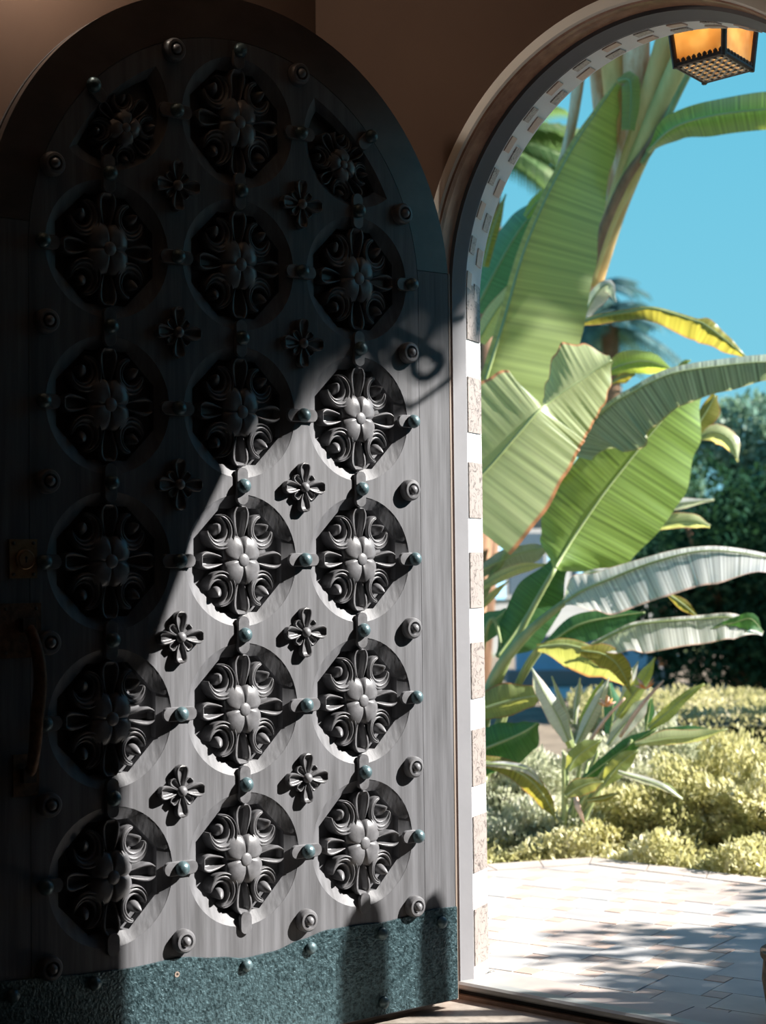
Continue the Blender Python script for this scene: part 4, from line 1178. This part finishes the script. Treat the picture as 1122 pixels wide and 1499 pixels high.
SH = [  # pixel x, top y, depth, half width m, height above ground m, material, label
 (742, 1130, 7.5, 0.30, 0.42, 'grey', 'grey-green small-leaved shrub just beside the white jamb'),
 (880, 1140, 7.7, 0.34, 0.40, 'grey', 'pale grey-green shrub right behind the small bird of paradise'),
 (960, 1110, 7.8, 0.32, 0.50, 'grey', 'silvery shrub in front of the clipped hedge'),
 (905, 1190, 7.25, 0.34, 0.26, 'yellow', 'low yellow-green shrub at the corner of the terrace'),
 (1000, 1165, 7.2, 0.32, 0.34, 'yellow', 'yellow-green shrub in the middle of the terrace border'),
 (1075, 1120, 7.3, 0.34, 0.46, 'yellow', 'tallest yellow-green shrub along the terrace border'),
 (1150, 1150, 7.0, 0.34, 0.40, 'yellow', 'yellow-green shrub at the right end of the terrace border'),
 (780, 1195, 7.2, 0.30, 0.24, 'grey', 'low olive shrub at the foot of the giant leaves'),
]
for i, (px, py, Y_, hw, h_, mk, lab) in enumerate(SH):
    c = at(px, 1000, Y_)
    shrub('border_shrub', (c.x, c.y, GZ + h_*0.45), (hw, hw*0.8, h_*0.62), 9000, 0.030, FM[mk], lab, 'shrub', 11 + i, group='shrubs along the terrace border')

# ground cover creeping along the terrace edge
rg = np.random.default_rng(5); nn = 26000
aa = rg.uniform(-2.3, 0.9, nn); dd_ = 1.95 + np.abs(rg.normal(size=nn))*0.22
lft = aa < -1.47; dd_[lft] += (aa[lft] + 1.47)*1.42 + 0.02
hz_ = rg.random(nn)*(0.10 + 0.10*np.sin(aa*9)**2)
PP = np.stack([ARC.x + W2.x*aa + N2.x*dd_, ARC.y + W2.y*aa + N2.y*dd_, GZ + 0.01 + hz_], 1)
gc = link('ground_cover', foliage_mesh('ground_cover', PP, 0.032, 6, updw=0.4), FM['yellow'])
tag(gc, 'low yellow-green ground cover creeping along the terrace edge', 'ground cover', kind='stuff')

def tree(name, base, h_tr, ctr, rad, n, size, mt, label, seed, lobes=9, tr=0.18, bark=None, clip_z=None):
    root = empty(name, (base[0], base[1], GZ)); tag(root, label, 'tree')
    rg = np.random.default_rng(seed); B = Vector((base[0], base[1], GZ))
    C = np.array(ctr) - np.array(B)
    lob = [(C + rg.normal(size=3)*np.array(rad)*0.42, np.array(rad)*rg.uniform(0.42, 0.62)) for _ in range(lobes)]
    Ps = []
    for (lc, lr) in lob:
        k = n // lobes; d = rg.normal(size=(k, 3)); d /= np.linalg.norm(d, axis=1)[:, None]
        Ps.append(lc + d * lr * (0.55 + 0.45*rg.random(k)**0.5)[:, None])
    P = np.concatenate(Ps)
    if clip_z is not None: P = P[P[:, 2] > clip_z + 0.05*np.sin(P[:, 1]*9) + 0.03*np.sin(P[:, 1]*23)]
    link('crown', foliage_mesh('crown', P, size, seed, updw=0.1), mt, root)
    mb = MB(); mb.tube([(0, 0, 0), (0.05, 0, h_tr*0.5), tuple(C*0.5 + np.array([0, 0, h_tr*0.5])*0.5), tuple(C)], [tr, tr*0.8, tr*0.6, tr*0.2], 10)
    for k in range(5):
        lc = lob[k % len(lob)][0]; mb.tube([(0.04, 0, h_tr*0.6), tuple(lc*0.6 + np.array([0, 0, h_tr*0.2])), tuple(lc)], [tr*0.4, tr*0.25, tr*0.08], 6)
    mb.build('trunk', LM['bark_dark'], root, smooth=True)
    return root
c = at(1085, 840, 14.5)
tree('evergreen_tree', (c.x, c.y), 0.8, (c.x + 0.25, c.y, 0.95), (1.2, 1.0, 1.0), 42000, 0.075, FM['dark'], 'dense dark evergreen tree behind the clipped hedge', 21, lobes=26, tr=0.16)
c = at(1095, 640, 17.0)
tree('leafy_tree', (c.x, c.y), 1.5, (c.x + 0.4, c.y, 1.85), (1.3, 1.0, 0.75), 34000, 0.085, FM['bluegreen'], 'pale blue-green tree rising behind the dark evergreen', 22, lobes=14, tr=0.14)
c = at(960, 760, 19.0)
tree('garden_tree', (c.x, c.y), 1.2, (c.x + 0.1, c.y, 1.7), (0.55, 0.6, 0.9), 9000, 0.08, FM['bluegreen'], 'small pale tree in front of the white house', 23, lobes=8, tr=0.08)
# street trees to the right of the doorway, whose crowns shade the arch and the tall leaves
for k_, (by, ty, lab_) in enumerate(((2.9, 4.3, 'tall shade tree to the right of the doorway, nearer the house'), (9.3, 7.9, 'tall shade tree to the right of the doorway, farther from the house'))):
    tree('shade_tree', (6.6, by), 6.0, (6.15, ty, 7.35), (0.70, 1.9, 1.5), 34000, 0.20, FM['dark'], lab_, 31 + k_, lobes=18, tr=0.2, clip_z=(6.45, 6.62)[k_])
# unseen hedge added to cut sky light indoors and streak the terrace with shade
root = empty('shade_hedge', (4.0, 6.0, GZ)); tag(root, 'added out-of-view hedge that shades the terrace and dims the doorway', 'hedge')
rg = np.random.default_rng(77); Ps = []
for k_ in range(64):
    hy = rg.uniform(-2.9, 3.0); hx = rg.uniform(-0.15, 0.35); ht = rg.uniform(2.0, 2.75) if hy < -0.5 else (rg.uniform(1.7, 2.3) if hy < 0.4 else rg.uniform(1.2, 1.55))
    kk = 900; d = rg.normal(size=(kk, 3)); d /= np.linalg.norm(d, axis=1)[:, None]
    P = d*np.array((0.26, 0.11, 1.0))*(0.6 + 0.4*rg.random(kk))[:, None]; P[:, 2] = P[:, 2]*ht/2 + ht/2
    Ps.append(P + np.array((hx, hy, 0)))
for k_ in range(12):  # extra dense clumps added to shade the sill
    hy = -1.72 + 0.062*k_; ht = rg.uniform(2.38, 2.56); kk = 900
    d = rg.normal(size=(kk, 3)); d /= np.linalg.norm(d, axis=1)[:, None]
    P = d*np.array((0.26, 0.10, 1.0))*(0.6 + 0.4*rg.random(kk))[:, None]; P[:, 2] = P[:, 2]*ht/2 + ht/2
    Ps.append(P + np.array((-0.05, hy, 0)))
link('foliage', foliage_mesh('foliage', np.concatenate(Ps), 0.085, 77, updw=0.2), FM['dark'], root)
mb = MB(); mb.box((-0.25, -2.95, 0), (0.4, 3.0, 1.15)); mb.build('twigs', FM['core'], root)
# ---------------- palms
def palm(name, base, top, nf, fl, label, seed, mt, tilt=(0, 0), tr=0.16, leaflets=26, lw=0.05):
    root = empty(name, (base[0], base[1], GZ)); tag(root, label, 'palm'); r_ = random.Random(seed)
    B = Vector((base[0], base[1], GZ)); T = Vector(top) - B
    mb = MB(); mb.tube([(0, 0, 0), T*0.5 + Vector((0.1, 0, 0)), T], [tr*1.2, tr, tr*0.9], 10); mb.build('trunk', LM['bark_dark'], root, smooth=True)
    for i in range(nf):
        az = 2*math.pi*(i + r_.random()*0.5)/nf; el = r_.uniform(-0.15, 1.0); L_ = fl*r_.uniform(0.8, 1.1)
        h = Vector((math.cos(az), math.sin(az), 0)); pts = []
        for k in range(11):
            f_ = k/10; pts.append(T + h*(L_*f_*math.cos(el*(1-0.5*f_))) + Vector((0, 0, L_*(math.sin(el)*f_ - 0.62*f_*f_))))
        mb = MB(); mb.tube(pts, [0.022*(1-0.8*k/10) for k in range(11)], 5)
        for k in range(leaflets):
            f_ = 0.12 + 0.86*k/leaflets; i0_ = min(9, int(f_*10)); p = pts[i0_].lerp(pts[i0_+1], f_*10 - i0_); tg = (pts[i0_+1]-pts[i0_]).normalized()
            sd = tg.cross(Vector((0, 0, 1))).normalized()
            for s_ in (-1, 1):
                ln = fl*0.30*(1 - 0.6*abs(f_-0.4)); q1 = p + sd*s_*ln*0.55 + tg*ln*0.35 - Vector((0, 0, ln*0.12)); q2 = p + sd*s_*ln*0.85 + tg*ln*0.65 - Vector((0, 0, ln*0.5))
                b = len(mb.v); mb.v += [tuple(p - tg*lw*0.4), tuple(p + tg*lw*0.4), tuple(q1 + tg*lw*0.5), tuple(q1 - tg*lw*0.5), tuple(q2)]
                mb.f += [(b, b+1, b+2, b+3), (b+3, b+2, b+4)]
        mb.keep = True
        mb.build('frond', mt, root)
    return root
FM['palm'] = fol_mat('palm_green', [(0.06, 0.12, 0.05), (0.14, 0.22, 0.10), (0.26, 0.30, 0.18)], (0.16, 0.26, 0.08), mixf=0.4)
FM['palm_blue'] = fol_mat('palm_blue', [(0.05, 0.12, 0.14), (0.10, 0.20, 0.22), (0.18, 0.26, 0.25)], (0.08, 0.16, 0.14), mixf=0.3)
t_ = at(705, 215, 13.0); palm('feather_palm', (t_.x - 0.2, t_.y), t_, 16, 1.05, 'tall feather palm seen through the arch above the leaves', 5, FM['palm'])
t_ = at(893, 478, 34.0); palm('distant_palm', (t_.x, t_.y), t_, 18, 1.75, 'distant blue-grey palm just right of the tall upright leaf', 6, FM['palm_blue'], tr=0.2, leaflets=18, lw=0.09)
t_ = at(872, 425, 40.0); palm('distant_palm', (t_.x, t_.y), t_, 14, 1.3, 'faint far palm whose fronds top the tall upright leaf', 8, FM['palm_blue'], tr=0.18, leaflets=16, lw=0.10)

# ---------------- white house across the street
M['house'] = mat('white_house_wall', (0.24, 0.235, 0.23), (0.29, 0.285, 0.28), 0.9, (1, 1, 1))
M['roof'] = mat('red_tile_roof', (0.30, 0.13, 0.09), (0.42, 0.22, 0.16), 0.9, (3, 3, 3))
M['blue'] = mat('blue_door_paint', (0.22, 0.46, 0.66), (0.28, 0.54, 0.74), 0.6, (3, 3, 3))
hs = empty('house', (2.6, 27.0, GZ), math.radians(38)); tag(hs, 'white house with blue shutters and red tiled roof across the street', 'house')
mb = MB(); mb.box((-4.2, 0, 0), (2.8, 5, 2.35)); mb.build('wall', M['house'], hs)
mb = MB(); mb.add([(-4.6, -0.5, 2.35), (3.2, -0.5, 2.35), (3.2, 5.5, 2.35), (-4.6, 5.5, 2.35), (-3.4, 2.5, 3.0), (2.0, 2.5, 3.0)], [(0, 1, 5, 4), (1, 2, 5), (2, 3, 4, 5), (3, 0, 4), (3, 2, 1, 0)]); mb.build('roof', M['roof'], hs)
for wx in (-2.6, -0.5, 1.4):
    mb = MB(); mb.box((wx - 0.45, -0.06, 0.75), (wx + 0.45, 0.02, 1.85)); wn = mb.build('window', M['house'], hs)
    mb = MB(); mb.box((wx - 0.38, -0.075, 0.82), (wx + 0.38, -0.055, 1.78)); mb.build('pane', M['dark_glass'], wn)
    for s_ in (-1, 1):
        mb = MB(); mb.box((wx + s_*0.62 - 0.16, -0.07, 0.75), (wx + s_*0.62 + 0.16, -0.01, 1.85)); mb.build('shutter', M['blue'], hs)
mb = MB(); mb.box((-4.3, -1.5, 0), (2.9, -1.3, 0.55)); tag(mb.build('garden_wall', M['house'], loc=(2.6, 27.0, GZ), rot=(0, 0, math.radians(38))), 'low white garden wall in front of the house', 'wall')
# low blue-painted wall by the street
lw = empty('street_wall', (2.15, 18.0, GZ)); tag(lw, 'low blue painted wall with a white base beside the street', 'low wall')
mb = MB(); mb.box((-0.75, 0, 0.16), (0.75, 0.22, 0.46)); mb.build('wall', M['blue'], lw)
mb = MB(); mb.box((-0.85, -0.06, 0.0), (0.85, 0.28, 0.16)); mb.build('base', M['house'], lw)
mb = MB(); mb.box((-0.80, -0.03, 0.46), (0.80, 0.25, 0.52)); mb.build('cap', M['house'], lw)

# ---------------- hanging lantern
ln = empty('lantern', (0.977, 4.885, EYE + 1.437)); tag(ln, 'square iron lantern with amber glass hanging outside the arch', 'lantern')
M['lattice'] = mat('pale_pierced_metal', (0.40, 0.33, 0.27), (0.60, 0.52, 0.44), 0.6, (40, 40, 40))
am = bpy.data.materials.new('amber_glass'); am.use_nodes = True
t_ = am.node_tree; b_ = t_.nodes['Principled BSDF']; b_.inputs['Base Color'].default_value = (0.72, 0.36, 0.09, 1); b_.inputs['Roughness'].default_value = 0.25
nz = t_.nodes.new('ShaderNodeTexNoise'); nz.inputs['Scale'].default_value = 14; tcx = t_.nodes.new('ShaderNodeTexCoord'); t_.links.new(tcx.outputs['Object'], nz.inputs['Vector'])
rp = t_.nodes.new('ShaderNodeValToRGB'); rp.color_ramp.elements[0].position = 0.3; rp.color_ramp.elements[0].color = (0.80, 0.54, 0.24, 1); rp.color_ramp.elements[1].position = 0.7; rp.color_ramp.elements[1].color = (0.96, 0.80, 0.48, 1)
t_.links.new(nz.outputs['Fac'], rp.inputs[0]); t_.links.new(rp.outputs[0], b_.inputs['Base Color'])
tr_ = t_.nodes.new('ShaderNodeBsdfTranslucent'); t_.links.new(rp.outputs[0], tr_.inputs[0]); mx_ = t_.nodes.new('ShaderNodeMixShader'); mx_.inputs[0].default_value = 0.6
t_.links.new(b_.outputs[0], mx_.inputs[1]); t_.links.new(tr_.outputs[0], mx_.inputs[2]); t_.links.new(mx_.outputs[0], t_.nodes['Material Output'].inputs[0])
h0, h1, hz = 0.118, 0.150, 0.24
cb = [(0, -h0*1.22), (h0*0.97, 0.02), (0, h0*1.22), (-h0*0.97, -0.02)]
ct = [(a*h1/h0, b*h1/h0) for a, b in cb]
for i in range(4):
    j = (i + 1) % 4
    mb = MB(); P = [(cb[i][0]*0.96, cb[i][1]*0.96, 0.012), (cb[j][0]*0.96, cb[j][1]*0.96, 0.012), (ct[j][0]*0.96, ct[j][1]*0.96, hz), (ct[i][0]*0.96, ct[i][1]*0.96, hz)]
    mb.add(P + [(p[0]*0.975, p[1]*0.975, p[2]) for p in P], [(0,1,2,3),(7,6,5,4),(0,4,5,1),(1,5,6,2),(2,6,7,3),(3,7,4,0)]); mb.build('pane', am, ln)
    mb = MB(); mb.tube([(*cb[i], -0.004), (*ct[i], hz)], 0.0085, 6); mb.build('corner_bar', M['iron'], ln)
    mb = MB(); mb.tube([(*cb[i], 0.004), (*cb[j], 0.004)], 0.0075, 6)
    for k in range(9):
        f_ = (k + 0.5)/9; mb.lathe([(0.006, 0.006), (0.007, 0.013), (0.002, 0.019)], 6, 'z', (cb[i][0]+(cb[j][0]-cb[i][0])*f_, cb[i][1]+(cb[j][1]-cb[i][1])*f_, 0.004))
    mb.build('bottom_rail', M['iron'], ln)
    mb = MB(); mb.tube([(*ct[i], hz), (*ct[j], hz)], 0.010, 6); mb.build('top_rail', M['iron'], ln)
mb = MB()   # pierced bottom plate: lattice of bars
for k in range(-3, 4):
    f_ = k/3.5
    A = Vector(((cb[0][0]+cb[1][0])/2*1, (cb[0][1]+cb[1][1])/2, 0)); 
    e1 = (Vector((*cb[1], 0)) - Vector((*cb[0], 0)))/2; e2 = (Vector((*cb[3], 0)) - Vector((*cb[0], 0)))/2
    for (u_, v_) in ((e1, e2), (e2, e1)):
        p0 = u_*f_ - v_*0.98; p1 = u_*f_ + v_*0.98
        mb.obox(p0 - u_*0.065 + Vector((0, 0, -0.001)), u_*0.13, p1 - p0, Vector((0, 0, 0.003)))
mb.build('pierced_base', M['lattice'], ln)
mb = MB(); rows = [[(a*1.12, b*1.12, hz) for a, b in ct], [(a*0.35, b*0.35, hz + 0.09) for a, b in ct], [(a*0.12, b*0.12, hz + 0.13) for a, b in ct]]
mb.grid(rows, closed_u=True); mb.f.append((0, 1, 2, 3)); mb.build('cap', M['iron'], ln)
mb = MB(); mb.tube([(0, 0, hz + 0.12), (0, 0, hz + 0.30), *[(-math.sin(BETA)*s_, -math.cos(BETA)*s_, hz + 0.30 + 0.06*math.sin(s_*6)) for s_ in (0.1, 0.2, 0.3, 0.385)]], 0.008, 6); mb.build('bracket', M['iron'], ln)
mb = MB(); mb.lathe([(0.016, 0.05), (0.030, 0.085), (0.030, 0.11), (0.014, 0.14)], 14, 'z'); bl = bpy.data.materials.new('warm_bulb'); bl.use_nodes = True
bb = bl.node_tree.nodes['Principled BSDF']; bb.inputs['Emission Color'].default_value = (1, 0.72, 0.35, 1); bb.inputs['Emission Strength'].default_value = 6.0; mb.build('bulb', bl, ln, smooth=True)

# ---------------- things just right of the picture that throw their shadows into it
rb = empty('rough_pot', AD(0.293, 0.265, FL_OUT + 0.005)); tag(rb, 'rough brown clay pot standing on the threshold at the picture edge', 'pot')
M['clay'] = mat('rough_brown_clay', (0.05, 0.035, 0.022), (0.20, 0.14, 0.09), 0.95, (40, 40, 40), bump=1.0, bscale=(60, 60, 60), bdist=0.01)
mb = MB(); mb.lathe([(0.10, 0.0), (0.125, 0.02), (0.135, 0.09), (0.13, 0.14), (0.138, 0.15), (0.138, 0.165), (0.118, 0.165), (0.112, 0.10), (0.02, 0.09)], 28, 'z'); mb.build('body', M['clay'], rb, auto=0.7)
mb = MB(); mb.lathe([(0.114, 0.118), (0.06, 0.128), (0.005, 0.13)], 20, 'z'); mb.build('soil', M['soil'], rb)

# ---------------- small ceiling lamp behind the open door
cl = empty('ceiling_lamp', AD(-0.92, -1.25, 3.15)); tag(cl, 'small round ceiling lamp above the open carved door', 'ceiling lamp')
mb = MB(); mb.lathe([(0.075, -0.0), (0.075, -0.03), (0.06, -0.045), (0.02, -0.045)], 20, 'z'); mb.build('housing', M['iron'], cl, auto=0.7)
mb = MB(); mb.lathe([(0.012, -0.045), (0.035, -0.07), (0.045, -0.10), (0.035, -0.13), (0.005, -0.145)], 18, 'z'); mb.build('bulb', bl, cl, smooth=True)
pl_d = bpy.data.lights.new('lamp_light', 'POINT'); pl_d.energy = 14.0; pl_d.color = (1.0, 0.88, 0.76); pl_d.shadow_soft_size = 0.05
pl = bpy.data.objects.new('lamp_light', pl_d); col.objects.link(pl); pl.parent = cl; pl.location = (0, 0, -0.20)

# ---------------- potted cactus added out of view to throw shadow bars on the kick plate
cc = empty('shadow_cactus', (1.66, 4.575, FL_OUT)); tag(cc, 'added out-of-view potted cactus whose two stems shadow the kick plate', 'cactus')
M['cactus'] = mat('cactus_green', (0.06, 0.12, 0.06), (0.12, 0.20, 0.10), 0.7, (20, 20, 4))
mb = MB(); mb.lathe([(0.12, 0.0), (0.15, 0.02), (0.175, 0.24), (0.185, 0.25), (0.185, 0.28), (0.165, 0.28), (0.155, 0.24), (0.01, 0.24)], 26, 'z'); mb.build('pot', M['clay'], cc, auto=0.7)
for (dy, r_, h_) in ((-0.065, 0.046, 1.50), (0.080, 0.030, 1.36)):
    mb = MB(); rows = []
    for (f_, k_) in ((0.0, 0.9), (0.3, 1.0), (0.9, 1.0), (0.96, 0.85), (0.99, 0.5), (1.0, 0.05)):
        rows.append([(r_*k_*(1 + 0.10*math.cos(9*2*math.pi*j/36))*math.cos(2*math.pi*j/36), r_*k_*(1 + 0.10*math.cos(9*2*math.pi*j/36))*math.sin(2*math.pi*j/36), 0.235 + (h_ - 0.235)*f_) for j in range(36)])
    mb.grid(rows, closed_u=True); mb.f.append(tuple(range(5*36, 6*36))); mb.build('stem', M['cactus'], cc, loc=(0, dy, 0), auto=0.9)
# the lantern's own light
ll_d = bpy.data.lights.new('lantern_light', 'POINT'); ll_d.energy = 2.2; ll_d.color = (1.0, 0.86, 0.62); ll_d.shadow_soft_size = 0.03
ll = bpy.data.objects.new('lantern_light', ll_d); col.objects.link(ll); ll.parent = ln; ll.location = (-0.02, -0.05, 0.19)

# ---------------- wrought-iron scroll bracket on the outer wall right of the arch (its shadow falls on the door)
sb = empty('scroll_bracket', AD(0.55, 0.16, 2.55)); tag(sb, 'wrought-iron scroll bracket on the outer wall right of the arch', 'bracket')
def SBP(d, z): return N2*(d - 0.16) + Vector((0, 0, z - 2.55))
mb = MB(); mb.tube([SBP(0.17, 2.86), SBP(0.17, 3.14)], 0.012, 6); mb.build('back_plate', M['iron'], sb)
mb = MB(); mb.tube([SBP(0.17, 3.02), SBP(1.05, 3.02)], 0.010, 6); mb.build('arm', M['iron'], sb)
mb = MB(); mb.tube([SBP(0.66, 3.02), SBP(0.655, 2.86), SBP(0.68, 2.76), SBP(0.76, 2.725), SBP(0.87, 2.78), SBP(0.95, 2.90), SBP(0.98, 3.02)], 0.008, 6); mb.build('brace', M['iron'], sb, smooth=True)
mb = MB(); mb.tube([SBP(0.80 + (0.025 + 0.010*k/10)*math.cos(k*0.62), 2.835 + (0.025 + 0.010*k/10)*math.sin(k*0.62)) for k in range(22)] + [SBP(0.74, 2.93), SBP(0.62, 3.00)], 0.008, 6); mb.build('scroll', M['iron'], sb, smooth=True)
